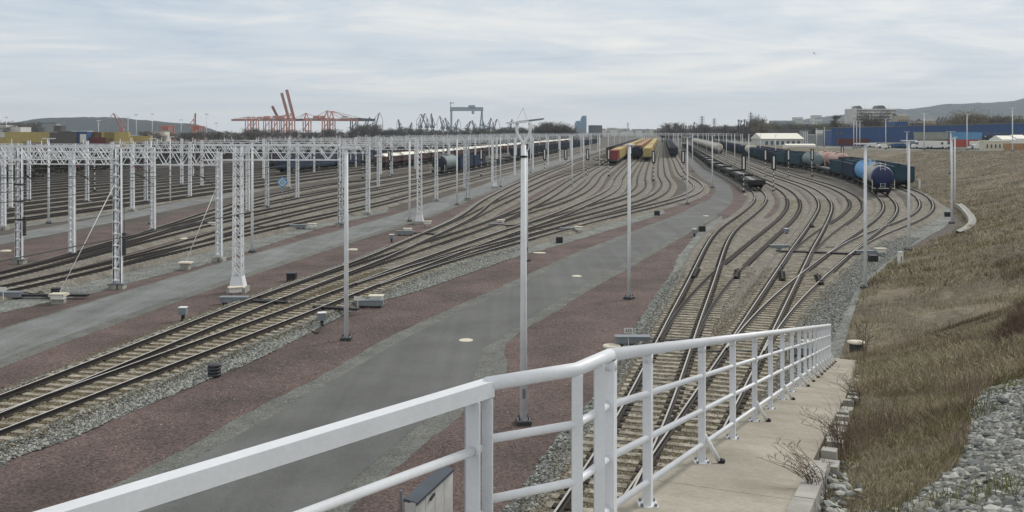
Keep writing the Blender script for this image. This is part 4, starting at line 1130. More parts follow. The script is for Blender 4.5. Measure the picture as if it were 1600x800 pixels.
def portal(Yr, cs, label, lite, c_end=None, kinds=None, name='catenary_portal', tail=0):
    # a beam on masts; cs are siding offsets of the masts, from right to left
    cR = cs[0]; xr, yr = gc(cR, Yr); ca, sa = math.cos(ROT), math.sin(ROT)
    # a straight row square to the tracks: distance along the row per unit of c is cos(TH)
    root = empty(name, (xr, yr, GZ), ROT); PR(root, label=label, category='catenary portal', group=PG)
    ms = [-(cR-c_)*math.cos(TH) for c_ in cs]          # local x, negative to the left
    L_ = ms[-1]-tail
    tb = truss(-L_, L_, lite=lite, pan=1.15 if Yr < 120 else 1.6 if Yr < 260 else 2.4)
    me = tb.mesh('beam'); obj('beam', me, root)
    for k, x in enumerate(ms):
        mb = MB('galv')
        if Yr < 150: mb = mast_mb(7.9, .34, n=9)
        elif Yr < 300: mb.box(x*0-.19, .19, -.13, .13, 0, 7.9)
        else: mb.box(-.16, .16, -.12, .12, 0, 7.9)
        if Yr < 150:
            fo = obj('mast', mb.mesh('mast'), root, (x, 0, 0)); f2 = foot.build('footing', fo)
        else: obj('mast', mb.mesh('mast'), root, (x, 0, 0))
    dx = []
    x = -2.0
    while x > L_+1: dx.append(x); x -= 4.7
    dd = droppers(dx); do = dd.build('dropper', root); do['kind'] = 'stuff'
    return root
rows = [(67, [-32.0, -43.8, -58.5], 'portal frame of the second row, its right mast beside the cinder path'), (86, [-47.2, -62.8, -79], 'portal frame of the third row, its right mast in the red-brown gravel triangle'),
        (104, [-33, -47.5, -62, -78, -92], 'portal frame starting right of the blue diamond sign'), (124, [-30.2, -50, -66, -78], 'portal frame ending at a mast on the path verge below the tank wagon')]
for Yr, cs, lb in rows: portal(Yr, cs, lb, False)
for k, Yr in enumerate([148, 172, 198, 226, 256]):
    portal(Yr, [-31.5]+[-46-15.5*j for j in range(0, 3)], ['portal frame behind the blue tank wagon of the left yard', 'portal frame over the maroon wagons of the left yard', 'mid-distance portal frame, third behind the tank wagon', 'mid-distance portal frame, fourth behind the tank wagon', 'mid-distance portal frame, fifth behind the tank wagon'][k], True)
for k, Yr in enumerate([290, 325, 365, 410, 460]):
    portal(Yr, [-32]+[-46-15.5*j for j in range(0, 4)], ['first', 'second', 'third', 'fourth', 'fifth'][k]+' of five distant portal frames in the grey mesh of masts', True)
for k, Yr in enumerate([520, 590, 670, 780]):
    portal(Yr, [44, 26, 8.5, -11.5, -31]+[-46-15*j for j in range(0, 5)], ['far portal frame spanning every siding, nearest of the four widest', 'far portal frame spanning every siding, second of the four widest', 'far portal frame spanning every siding, third of the four widest', 'farthest portal frame spanning every siding at the vanishing point'][k], True)
# nearest: cantilever frames
x, y = g(184, 451, GZ); r1 = empty('catenary_portal', (x, y, GZ), ROT*0); PR(r1, label='nearest portal frame, its big mast beside the cinder path, beam running left', category='catenary portal', group=PG)
obj('mast', mast_mb(8.35, .40, n=11).mesh('mast'), r1); foot.build('footing', r1); fpl.build('base_plate', r1); cw2 = cw.build('counterweight', r1)
truss(24, -24, z0=7.72, dep=.80, wid=.5).build('beam', r1)
x, y = g(372, 456, GZ); r2 = empty('lattice_portal', (x, y, GZ)); PR(r2, label='nearest lattice mast with a truss arm reaching right over the path', category='catenary portal')
lattice_mb(8.6, .5, .42, r=.042).build('mast', r2); lpl.build('base_shoe', r2); lfoot.build('footing', r2); truss(7.8, -1.9, z0=7.72, dep=.86, wid=.5).build('beam', r2)
def mast(kind, px, py, lb, rz=0.0, scale=None, name='catenary_mast'):
    x, y = g(px, py, GZ); return place(kind, name, (x, y, GZ), rz, lb, 'mast', MG, scale=scale)
mast('mast_weight', 30, 412, 'leftmost big mast with dark counterweights beside the near left tracks')
mast('lattice_mast', 655.5, 350, 'second lattice mast, beside the cinder path right of a lamp post', scale=(.95, .95, 1))
mast('lattice_mast', 773, 294, 'third, small lattice mast on the verge of the cinder path', scale=(.95, .95, 1))
for px, py, lb in ((228, 318, 'mast on the far side of the upper path near the thin lamp post'), (45, 316, 'mast at the upper path close to the left edge'), (136, 318, 'solid mast with a ladder face standing alone right of the left lamp post'),
                   (284, 291, 'mast in the middle of the left tracks on a small footing'), (417, 326, 'mast right of the nearest lattice mast above the diamond sign'), (538, 297, 'pair of close masts right of the truss arm'),
                   (532, 354, 'slender mast holding the free end of the truss arm'), (731, 313, 'mast right of the thin lamp post on the path verge'), (577, 283, 'mast in front of the maroon wagons'), (453, 272, 'mast in front of the blue open wagons'), (612, 274, 'mast right of the banded signal, in front of maroon wagons')):
    mast('mast', px, py, lb)
# stay wires with concrete anchors
an = MB('concrete_grey'); an.box(-.28, .28, -.28, .28, -.2, .42); an.box(-.42, .42, -.36, .36, .42, .52, 'cream')
define('anchor_block', [('block', an)])
for (px, py, tx, ty, tz, lb) in ((92, 474, 184, 451, 6.6, 'concrete anchor block with a stay up to the nearest portal mast'), (290, 421, 348, 406, 6.4, 'concrete anchor block with a stay up to the banded mast'), (-90, 420, 30, 412, 6.2, 'sloping white stay at the left edge beside the leftmost mast')):
    x, y = g(px, py, GZ); X, Y_ = g(tx, ty, GZ)
    r_ = empty('anchor_stay', (x, y, GZ)); PR(r_, label=lb, category='anchor', group='stay wires on concrete anchors')
    an.build('block', r_)
    mb = MB('white'); mb.tube([(0, 0, .5), (X-x, Y_-y, tz)], .022, 5); mb.build('stay', r_)
an2 = MB('cream'); an2.box(-.3, .3, -.25, .25, -.1, .35)
# overhead wires
def wire(name, c0, Y0, Y1, z, label, r=.021, sag=.0, step=54):
    P = []; n = int((Y1-Y0)/9)
    for k in range(n+1):
        Y = Y0+(Y1-Y0)*k/n; ph = ((Y-52) % step)/step; P.append((*gc(c0, Y), z-sag*4*ph*(1-ph)))
    mb = MB('wire'); mb.tube(P, r, 4, cap=False)
    o = mb.build(name); PR(o, label=label, category='wire', group='overhead wires of the left yard'); return o
for c_, k in ((-20.4, 0), (-37, 1), (-43, 2), (-66, 3), (-75.4, 4), (-50, 5)):
    wire('overhead_wire', c_, 20 if k == 0 else 30+abs(c_)*.35, 128 if k == 0 else 300, 5.0, 'dark contact wire above the left tracks, number %s from the near side' % ['one', 'two', 'three', 'four', 'five', 'six'][k])
    if k: wire('overhead_wire', c_, 30+abs(c_)*.35, 300, 6.4, 'dark sagging carrier wire, number %s from the near side' % ['one', 'two', 'three', 'four', 'five', 'six'][k], sag=.9)

# blue diamond sign
x, y = g(441, 345, GZ)
r_ = empty('diamond_sign', (x, y, GZ)); PR(r_, label='blue diamond traction sign with white nested diamond outline hanging over the left tracks', category='sign')
mb = MB('sign_blue'); zc = 4.05
def dia(s_, y_, m):
    mb.add([(s_, y_, zc), (0, y_, zc+s_), (-s_, y_, zc), (0, y_, zc-s_)], [(0, 1, 2, 3)], m)
mb.bar((-.0, 0, zc-.62), (0, 0, zc+.62), .02, .02)
mb.add([(.62, 0, zc), (0, 0, zc+.62), (-.62, 0, zc), (0, 0, zc-.62), (.62, .03, zc), (0, .03, zc+.62), (-.62, .03, zc), (0, .03, zc-.62)], [(0, 3, 2, 1), (4, 5, 6, 7), (0, 1, 5, 4), (1, 2, 6, 5), (2, 3, 7, 6), (3, 0, 4, 7)])
dia(.45, -.006, 'white'); dia(.32, -.012, 'sign_blue'); dia(.17, -.018, 'white'); dia(.09, -.024, 'sign_blue'); mb.build('board', r_)
mb = MB('galv_dark'); mb.tube([(0, .04, 0), (0, .04, zc)], .03, 6); mb.build('post', r_)

# ---------------------------------------------------------------- trackside equipment
pmb = MB('box_grey'); pmb.box(-.75, .75, -.22, .22, .08, .34); lidm = MB('box_grey'); lidm.box(-.78, .78, -.25, .25, .34, .38); 
legs_ = MB('dark'); legs_.box(-.6, -.45, -.2, .2, -.1, .08); legs_.box(.45, .6, -.2, .2, -.1, .08); rod = MB('dark'); rod.box(.75, 4.4, -.09, .09, .10, .22); rod.box(.75, 4.4, .2, .3, .12, .2)
define('point_machine', [('housing', pmb), ('lid', lidm), ('feet', legs_), ('rod', rod)])
jb = MB('white'); jb.box(-.32, .32, -.22, .22, .25, .5); jl = MB('cream'); jl.box(-.4, .4, -.28, .28, .5, .55); jg = MB('galv_dark')
for sx in (-.25, .25): jg.box(sx-.03, sx+.03, -.03, .03, -.2, .25)
define('junction_box', [('housing', jb), ('lid', jl), ('legs', jg)])
gb = MB('box_grey'); gb.box(-.19, .19, -.17, .17, .28, .62); gl = MB('galv'); gl.box(-.2, .2, -.18, .18, .62, .65); gg = MB('dark'); gg.box(-.07, .07, -.07, .07, -.1, .28)
define('sensor_box', [('housing', gb), ('lid', gl), ('stem', gg)])
dk = MB('dark_box'); 
for k in range(4): dk.lathe([(.0, .12*k), (.26, .12*k), (.26, .12*k+.09), (.22, .12*k+.10), (0, .12*k+.12)], 10)
define('drum_box', [('drum', dk)])
wl = MB('cream'); wl.lathe([(.40, -.05), (.40, .03), (.36, .05), (0, .055)], 14)
define('pit_lid', [('lid', wl)])
pgm = MB('dark'); pgm.box(-.28, .28, -.25, .25, -.05, .45); pgl = MB('dark_box'); pgl.box(-.3, .3, -.27, .27, .45, .48)
define('dark_box', [('housing', pgm), ('lid', pgl)])
sgp = MB('white'); sgp.box(-.02, .02, -.02, .02, -.3, .55); sgb = MB('white'); sgb.box(-.19, .19, -.02, .0, .5, .72); 
for k in range(3): sgb.box(-.13+k*.1, -.08+k*.1, -.025, -.02, .55, .67, 'dark')
def eq(kind, name, px, py, lb, cat, rz=0.0, group=None, z=GZ, scale=None, mx=1):
    x, y = g(px, py, z); o = place(kind, name, (x, y, z), rz, lb, cat, group, scale=scale); return o
EG = {'point_machine': 'point machines beside the switches', 'junction_box': 'white junction boxes beside the tracks', 'sensor_box': 'small grey sensor boxes', 'drum_box': 'dark ribbed drums in the gravel', 'pit_lid': 'pale round pit covers', 'dark_box': 'small dark boxes'}
for kind, px, py, lb, rz in (
 ('point_machine', 366, 474, 'grey point machine below the nearest lattice mast', 0), ('point_machine', 577, 479, 'grey point machine right of the plain lamp post', math.pi), ('point_machine', 14, 466, 'grey point machine at the left edge by the cinder path', 0),
 ('point_machine', 988, 538, 'grey point machine left of the near right-hand switch, in front of the number plate', 0), ('point_machine', 633, 367, 'grey point machine near the second lattice mast', 0), ('point_machine', 775, 355, 'grey point machine between the middle tracks with tubes around', 0),
 ('point_machine', 1352, 399, 'grey point machine right of the long dark rod, beside the bank', math.pi), ('point_machine', 1245, 556, 'grey point machine half hidden behind the railing', math.pi), ('point_machine', 466, 357, 'grey point machine on the ballast edge left of the plain lamp post', math.pi), ('point_machine', 888, 362, 'grey point machine at the edge of the middle ballast shoulder', math.pi), ('point_machine', 1218, 390, 'grey point machine between the two right-hand switches', 0),
 ('junction_box', 588, 477, 'white junction box on legs at the edge of the ballast, right of the point machine', 0), ('junction_box', 91, 474, 'white junction box at the foot of the left anchor stay', 0), ('junction_box', 368, 463, 'cream junction box on the footing of the nearest lattice mast', .4), ('junction_box', 488, 358, 'white junction box on the ballast edge in the left middle', 0),
 ('junction_box', 668, 354, 'white junction box right of the second lattice mast', 0), ('junction_box', 637, 366, 'white-lidded box on the point machine near the second lattice mast', 0), ('junction_box', 904, 363, 'white junction box with cables at the middle ballast shoulder', 0), ('junction_box', 1376, 399, 'white junction box at the foot of the bank left of the marker post', 0), ('junction_box', 1269, 553, 'white-lidded junction box seen through the railing', 0),
 ('junction_box', 783, 352, 'small white junction box in the middle of the tracks', 0), ('junction_box', 332, 356, 'pale junction box between the near left tracks', 0),
 ('sensor_box', 286, 500, 'grey sensor box on a stem on the red-brown gravel, left of the near tracks', 0), ('sensor_box', 503, 509, 'grey-blue sensor box on a stem on the coarse ballast', .3), ('sensor_box', 612, 378, 'grey sensor box left of the near switch in the centre', 0), ('sensor_box', 1085, 369, 'small grey sensor box on the ballast edge left of the right-hand tracks', 0), ('sensor_box', 1229, 368, 'grey sensor box between the curving right-hand tracks', .2),
 ('drum_box', 335, 587, 'dark ribbed drum half sunk at the boundary of ballast and brown gravel', 0), ('drum_box', 87, 462, 'dark ribbed drum behind the left junction box', 0), ('dark_box', 456, 438, 'small dark box left of the plain lamp post', 0), ('dark_box', 874, 379, 'dark box at the lower edge of the middle ballast shoulder', 0), ('dark_box', 1026.5, 336, 'dark box where the middle ballast ends', 0), ('dark_box', 1097, 361, 'dark box on the ballast left of the right-hand tracks', 0), ('dark_box', 1364, 409, 'dark box half buried below the white junction box', 0), ('dark_box', 1481, 338, 'dark box beside the channel lamp posts', 0),
 ('pit_lid', 728, 531, 'pale cover plate on the asphalt road, the larger one', 0), ('pit_lid', 901, 431, 'pale cover plate on the asphalt road, the smaller one', 0), ('pit_lid', 9, 392, 'pale cover at the left edge near the upper gravel', 0), ('pit_lid', 720, 377, 'pale oval cover between the central tracks', 0), ('pit_lid', 843, 395, 'long pale cover beside the second forked lamp post', 0), ('pit_lid', 551, 390, 'pale cover right of the plain lamp post on brown gravel', 0), ('pit_lid', 1340, 545, 'round concrete drain cover', 0), ('pit_lid', 286, 373, 'pale cover between the near left tracks', 0), ('pit_lid', 956, 541, 'round pale cover behind the top rail of the railing', 0), ('pit_lid', 1103, 337, 'flat pale cover on the asphalt road where it bends', 0), ('pit_lid', 1166, 304, 'pale cover beside the nearest empty flat wagon', 0)):
    if lb == 'round concrete drain cover': continue
    z = GZ+.03
    nm = {'dark_box': 'cable_box'}.get(kind, kind)
    o = eq(kind, nm, px, py, lb, nm.replace('_', ' '), rz, EG[kind], z)
    if kind == 'pit_lid' and px in (728, 901, 1103): o.scale = (.8, .8, .5); o.location.z = GZ+.01
    if px in (843,): o.scale = (1.2, .8, .6)
# number plate 435 by the near right switch
x, y = g(981, 540, GZ)
def plate(px, py, txt, lb):
    x, y = g(px, py, GZ); r_ = empty('number_plate', (x, y, GZ)); PR(r_, label=lb, category='sign')
    mb = MB('white'); mb.box(-.015, .015, -.015, .015, 0, .62); mb.build('post', r_)
    mb = MB('white'); mb.box(-.2, .2, -.03, -.015, .58, .80); b_ = mb.build('plate', r_)
    if txt:
        cu = bpy.data.curves.new('number', 'FONT'); cu.body = txt; cu.size = .2; cu.align_x = 'CENTER'; cu.extrude = .002
        t0 = bpy.data.objects.new('number', cu); C.objects.link(t0); dg = bpy.context.evaluated_depsgraph_get()
        me = bpy.data.meshes.new_from_object(t0.evaluated_get(dg)); bpy.data.objects.remove(t0); me.materials.clear(); me.materials.append(MATS['black'])
        t = obj('number', me, b_, (0, -.036, .62)); t.rotation_euler = (R(90), 0, 0)
plate(982, 541, '435', 'small white number plate reading 435 by the near right switch')
plate(559, 487, '', 'small white number plate by the point machine right of the plain lamp post')
plate(1231, 566, '', 'small white number plate behind the railing')
plate(5, 471, '', 'small white plate at the far left point machine')
# drain shaft, marker posts, channel
r_ = empty('drain_shaft', at_px(1337, 548)); PR(r_, label='round concrete drain shaft with pale lid in the grass right of the railing end', category='drain')
mb = MB('dark_box'); mb.lathe([(.27, -.5), (.27, .34)], 14); mb.build('shaft', r_)
mb = MB('cream'); mb.lathe([(0, .34), (.36, .34), (.36, .40), (0, .42)], 16); mb.build('lid', r_)
x, y = g(1407, 416, GZ); mb = MB('white'); mb.box(-.15, .15, -.12, .12, -.2, 1.0); mb.box(-.13, .13, -.10, .10, 1.0, 1.04); mb.box(-.04, .05, -.125, -.12, .3, .7, 'galv_dark')
o = mb.build('marker_post', loc=(x, y, GZ), rz=.1); PR(o, label='white concrete marker post at the foot of the bank', category='post')
x, y = g(1436, 297, GZ); mb = MB('white'); mb.box(-.18, .18, -.15, .15, -.2, 1.6); mb.box(-.4, .2, -.15, .15, 1.6, 1.68)
o = mb.build('marker_post', loc=(x, y, GZ), rz=.1); PR(o, label='white square post beside the last dark green wagon', category='post')
CH = [(1497, 320), (1505, 326), (1512, 334), (1518, 342), (1519, 350), (1512, 358), (1500, 364)]
cl = []
for (px, py) in CH: cl.append(g(px, py, .0))
ch = struct(empty('drain_channel'))
S_ = smooth_poly(cl, 3)
for a, b in zip(S_[:-1], S_[1:]):
    d = Vector((b[0]-a[0], b[1]-a[1])).normalized(); n_ = Vector((d.y, -d.x))*.35
    mb = MB('concrete_grey'); zb = .10
    P = [(a[0]-n_.x, a[1]-n_.y, zb+.12), (a[0], a[1], zb), (a[0]+n_.x, a[1]+n_.y, zb+.12), (b[0]-n_.x-d.x*.05, b[1]-n_.y-d.y*.05, zb+.12), (b[0]-d.x*.05, b[1]-d.y*.05, zb), (b[0]+n_.x-d.x*.05, b[1]+n_.y-d.y*.05, zb+.12)]
    mb.add(P+[(x_, y_, -.6) for x_, y_, z_ in P], [(0, 1, 4, 3), (1, 2, 5, 4), (0, 3, 9, 6), (2, 8, 11, 5)]); mb.build('channel_block', ch)
# cable hose lying on the left ballast
P = [g(8, 466, GZ+.1)+(GZ+.15,), g(30, 462, GZ)+(GZ+.2,), g(55, 453, 0)+(GZ+.18,), g(64, 458, GZ)+(GZ+.1,), g(75, 468, GZ)+(GZ+.1,), g(90, 472, GZ)+(GZ+.2,)]
mb = MB('black'); mb.tube(smooth_poly(P, 5), .03, 6); o = mb.build('cable'); PR(o, label='black cable looping over the ballast to the left junction box', category='cable')
P = [g(478, 513, GZ)+(GZ+.05,), g(485, 517, GZ)+(GZ+.04,), g(497, 522, GZ)+(GZ+.05,), g(503, 512, GZ)+(GZ+.2,)]
mb = MB('black'); mb.tube(smooth_poly(P, 5), .025, 6); o = mb.build('cable'); PR(o, label='thin black cable leading to the grey-blue sensor box', category='cable')
# check rails at the crossings
for px, py, c_, lb in ((1087, 424, 1, 'short dark check rail inside the left-hand crossing'), (1152, 425, 1, 'short dark check rail right of the first crossing'), (1222, 428, 0, 'short dark check rail inside the lower right crossing'), (1280, 434, 0, 'short dark check rail outside the lower right crossing'), (1268, 350, 0, 'short dark check rail at the upper right crossing')):
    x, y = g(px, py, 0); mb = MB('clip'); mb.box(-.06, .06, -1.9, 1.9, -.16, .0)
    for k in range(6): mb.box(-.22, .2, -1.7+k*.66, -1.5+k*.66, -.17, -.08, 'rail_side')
    o = mb.build('check_rail', loc=(x, y, 0), rz=-math.atan((1195-800)/FPX)); PR(o, label=lb, category='check rail')
# dark rods across the right switches
for (a, b, lb) in (((1212, 391), (1345, 396), 'long dark point rod crossing under the upper right-hand switches'), ((1003, 536), (1110, 540), 'dark point rod under the near right-hand switch'), ((395, 469), (448, 471), 'dark point rod under the left switch'), ((490, 478), (560, 482), 'dark point rod under the near left tracks'), ((660, 363), (686, 366), 'dark point rod near the second lattice mast')):
    A_ = g(*a, -.05); B_ = g(*b, -.05); mb = MB('dark'); mb.bar((*A_, -.09), (*B_, -.09), .28, .1); o = mb.build('point_rod'); PR(o, label=lb, category='point rod')

# ================================================================ wagons
def bogie_mb():
    fr = MB('bogie')
    for s_ in (-1, 1):
        fr.box(-1.25, 1.25, s_*.98-.06, s_*.98+.06, .42, .72); fr.box(-.3, .3, s_*.98-.09, s_*.98+.09, .3, .85)
    fr.box(-.22, .22, -1, 1, .5, .8)
    wh = []
    for x in (-.9, .9):
        w_ = MB('bogie')
        for s_ in (-1, 1):
            n = 12; vs = []
            for y in (s_*.70, s_*.83):
                for j in range(n): vs.append((x+.46*math.cos(6.283*j/n), y, .46+.46*math.sin(6.283*j/n)))
            w_.add(vs, [tuple(range(n)), tuple(range(2*n-1, n-1, -1))]+[(j, (j+1) % n, n+(j+1) % n, n+j) for j in range(n)])
        w_.tube([(x, -.8, .46), (x, .8, .46)], .08, 6)
        wh.append(('wheelset', w_))
    return fr, wh
def shift(mb, dx):
    o = MB(); o.v = [(x+dx, y, z) for x, y, z in mb.v]; o.f = mb.f; o.m = mb.m; o.sm = mb.sm; return o
def under(L_, m='bogie'):
    u = MB(m); u.box(-L_/2, L_/2, -.35, .35, .8, 1.08); u.box(-L_/2, -L_/2+.2, -1.3, 1.3, .82, 1.15); u.box(L_/2-.2, L_/2, -1.3, 1.3, .82, 1.15)
    for s_ in (-1, 1):
        u.box(-L_/2, L_/2, s_*1.3-.06, s_*1.3+.06, .9, 1.12)
        for e_ in (-1, 1):
            x = e_*L_/2; u.tube([(x, s_*.87, 1.0), (x+e_*.5, s_*.87, 1.0)], .09, 8); u.tube([(x+e_*.5, s_*.87, 1.0), (x+e_*.58, s_*.87, 1.0)], .22, 10)
    return u
def bogs(L_, sp=2.3):
    out_ = []
    for s_ in (-1, 1):
        f, wh = bogie_mb(); dx = s_*(L_/2-sp); out_.append(('bogie', shift(f, dx), [(a, shift(b, dx)) for a, b in wh]))
    return out_
def gondola(kind, m, L_=13.2, top=3.3, load='coal'):
    b = MB(m); w_ = 1.42; z0 = 1.15
    for s_ in (-1, 1):
        b.box(-L_/2, L_/2, s_*w_-.04, s_*w_+.04, z0, top)
        n = 11
        for k in range(n+1):
            x = -L_/2+.06+(L_-.12)*k/n; b.box(x-.07, x+.07, s_*(w_+.04)-.0 if s_ > 0 else s_*(w_+.12), s_*(w_+.12) if s_ > 0 else s_*(w_+.04), z0-.1, top)
        b.box(-L_/2-.02, L_/2+.02, s_*w_-.10, s_*w_+.14, top, top+.09)
    for s_ in (-1, 1):
        x = s_*L_/2; b.box(min(x, x+s_*.08), max(x, x+s_*.08), -w_, w_, z0, top)
        for y in (-.9, -.3, .3, .9): b.box(min(x+s_*.08, x+s_*.16), max(x+s_*.08, x+s_*.16), y-.05, y+.05, z0, top)
        b.box(min(x, x+s_*.14), max(x, x+s_*.14), -w_-.1, w_+.1, top, top+.09, 'galv_dark' if m == 'navy_dark' else m)
    l = MB(load); l.add([(-L_/2+.1, -w_+.05, 1.5), (L_/2-.1, -w_+.05, 1.5), (L_/2-.1, w_-.05, 1.5), (-L_/2+.1, w_-.05, 1.5)], [(0, 1, 2, 3)])
    define(kind, [('body', b), ('underframe', under(L_)), ('floor', l)]+bogs(L_))
gondola('gondola_navy', 'navy_dark'); gondola('gondola_blue', 'blue_wagon'); gondola('gondola_teal', 'teal'); gondola('gondola_maroon', 'maroon_wagon'); gondola('gondola_navy2', 'navy')
def tankw(kind, m, L_=12.4, rings=0, r=1.42, zc=2.62, end=None, cat=True, half=None):
    t = MB(m); n = 20
    prof = [(0.0, -L_/2), (.55*r, -L_/2+.04), (.85*r, -L_/2+.16), (.97*r, -L_/2+.34), (r, -L_/2+.55), (r, L_/2-.55), (.97*r, L_/2-.34), (.85*r, L_/2-.16), (.55*r, L_/2-.04), (0, L_/2)]
    if end: t.lathe(prof[:6], n, (0, zc), m, 'x'); t.lathe([(r+.005, L_/2-1.5), (r+.005, L_/2-.55)], n, (0, zc), end, 'x'); t.lathe(prof[5:], n, (0, zc), end, 'x')
    else: t.lathe(prof, n, (0, zc), m, 'x')
    parts = [('barrel', t)]
    for k in range(rings):
        x = -L_/2+1.2+(L_-2.4)*k/(rings-1); q = MB(m); q.lathe([(r, x-.16), (r+.09, x-.13), (r+.09, x+.13), (r, x+.16)], n, (0, zc), None, 'x'); parts.append(('ring', q))
    d = MB(m); d.lathe([(.45, zc+r-.1), (.45, zc+r+.28), (0, zc+r+.32)], 10); parts.append(('dome', d))
    if cat:
        c_ = MB('galv_dark'); c_.box(-L_/2+.4, L_/2-.4, -.62, -.5, zc+r+.08, zc+r+.12); c_.box(-L_/2+.4, L_/2-.4, .5, .62, zc+r+.08, zc+r+.12); c_.box(-1.2, 1.2, -.7, .7, zc+r+.12, zc+r+.16)
        parts.append(('catwalk', c_))
        l = MB('galv'); 
        for s_ in (-1, 1):
            l.bar((L_/2-.1, s_*.3, 1.1), (L_/2-.1, s_*.3, zc+r+.5), .05, .05)
        for k in range(8): l.bar((L_/2-.1, -.3, 1.3+k*.35), (L_/2-.1, .3, 1.3+k*.35), .04, .04)
        parts.append(('ladder', l))
    h = MB('white'); x = L_/2+.55
    for s_ in (-1, 1): h.bar((x, s_*1.45, 1.0), (x, s_*1.45, 2.2), .07, .07); h.bar((x, s_*1.45, 2.2), (x-.2, s_*1.45, 2.2), .06, .06)
    h.bar((x, -1.45, 1.05), (x, 1.45, 1.05), .07, .07); parts.append(('handrail', h))
    sd_ = MB('bogie'); 
    for s_ in (-1, 1): sd_.box(s_*(L_/2-2.3)-.5, s_*(L_/2-2.3)+.5, -1.1, 1.1, 1.08, 1.7)
    parts.append(('saddle', sd_))
    define(kind, parts+[('underframe', under(L_+1.0))]+bogs(L_+1.0))
tankw('tank_front', 'tank_silver', 13.0, 0, 1.48, end='loco_blue'); tankw('tank_light_blue', 'tank_blue', 12.4, 6, 1.5); tankw('tank_grey', 'tank_grey', 11.5, 4); tankw('tank_pink', 'tank_pink', 11.5, 0)
tankw('tank_white', 'tank_white', 16.5, 0, 1.5); tankw('tank_dark', 'tank_grey', 12, 0, 1.48, end='navy_dark')
def flat(kind, L_=18.5, m='bogie', stakes=True):
    f = MB(m); f.box(-L_/2, L_/2, -1.3, 1.3, 1.12, 1.24)
    parts = [('deck', f), ('underframe', under(L_))]
    if stakes:
        st = MB('dark')
        for k in range(9):
            x = -L_/2+.8+(L_-1.6)*k/8
            for s_ in (-1, 1): st.box(x-.05, x+.05, s_*1.34-.05, s_*1.34+.05, 1.1, 1.55)
        st.box(L_/2-.1, L_/2, -1.3, 1.3, 1.24, 1.55); st_ = st; parts.append(('stakes', st_))
        pl = MB('galv_dark'); pl.box(-L_/2+1, L_/2-5, -.35, .35, 1.241, 1.26); parts.append(('walkway_plate', pl))
    define(kind, parts+bogs(L_))
flat('flat_dark'); flat('flat_container', 19.0, stakes=False)
def hopper(kind):
    b = MB('maroon_wagon'); L_ = 13; w_ = 1.42
    b.add([(-L_/2, -w_, 1.7), (L_/2, -w_, 1.7), (L_/2, w_, 1.7), (-L_/2, w_, 1.7), (-L_/2, -w_, 3.1), (L_/2, -w_, 3.1), (L_/2, w_, 3.1), (-L_/2, w_, 3.1), (-L_/2+2, -.9, 1.1), (L_/2-2, -.9, 1.1), (L_/2-2, .9, 1.1), (-L_/2+2, .9, 1.1)],
          [(0, 1, 5, 4), (1, 2, 6, 5), (2, 3, 7, 6), (3, 0, 4, 7), (0, 8, 9, 1), (1, 9, 10, 2), (2, 10, 11, 3), (3, 11, 8, 0)])
    for k in range(10):
        x = -L_/2+.3+(L_-.6)*k/9
        for s_ in (-1, 1): b.box(x-.06, x+.06, s_*w_-.05, s_*w_+.07, 1.6, 3.1)
    l = MB('roof_white'); l.add([(-L_/2, -w_-.06, 3.1), (L_/2, -w_-.06, 3.1), (-L_/2, -.8, 3.62), (L_/2, -.8, 3.62), (-L_/2, 0, 3.78), (L_/2, 0, 3.78), (-L_/2, .8, 3.62), (L_/2, .8, 3.62), (-L_/2, w_+.06, 3.1), (L_/2, w_+.06, 3.1)],
        [(0, 1, 3, 2), (2, 3, 5, 4), (4, 5, 7, 6), (6, 7, 9, 8), (0, 2, 4, 6, 8), (1, 9, 7, 5, 3)])
    define(kind, [('body', b), ('lid', l), ('underframe', under(L_))]+bogs(L_))
hopper('hopper')
def container(kind, m, L_=12.2, h=2.6):
    b = MB(m); w_ = 1.22; b.box(-L_/2+.04, L_/2-.04, -w_+.04, w_-.04, .02, h-.02)
    n = int(L_/.62)
    for s_ in (-1, 1):
        for k in range(n):
            x = -L_/2+.25+(L_-.5)*(k+.5)/n; b.box(x-.15, x+.15, min(s_*(w_-.04), s_*(w_-.005)), max(s_*(w_-.04), s_*(w_-.005)), .15, h-.15)
        b.box(-L_/2, L_/2, s_*w_-.06 if s_ > 0 else s_*w_, s_*w_ if s_ > 0 else s_*w_+.06, 0, .14); b.box(-L_/2, L_/2, s_*w_-.06 if s_ > 0 else s_*w_, s_*w_ if s_ > 0 else s_*w_+.06, h-.12, h)
        for e_ in (-1, 1):
            x = e_*L_/2; b.box(min(x, x-e_*.12), max(x, x-e_*.12), s_*w_-.1 if s_ > 0 else s_*w_, s_*w_ if s_ > 0 else s_*w_+.1, 0, h)
    parts = [('body', b)]
    for s_ in (-1, 1):
        d = MB(m); x = L_/2
        d.box(x-.02, x+.02, min(s_*.02, s_*1.1), max(s_*.02, s_*1.1), .15, h-.15)
        for y in (.3, .75): d.box(x+.02, x+.05, s_*y-.02, s_*y+.02, .12, h-.12, 'galv_dark')
        parts.append(('door', d))
    define(kind, parts)
for nm, m in (('yellow', 'c_yellow'), ('red', 'c_red'), ('rust', 'c_rust'), ('blue', 'c_blue'), ('sky', 'c_sky'), ('grey', 'c_grey'), ('maroon', 'c_maroon'), ('white', 'wall_white'), ('orange', 'c_orange'), ('dark', 'wall_dark')):
    container('cont_'+nm, m)

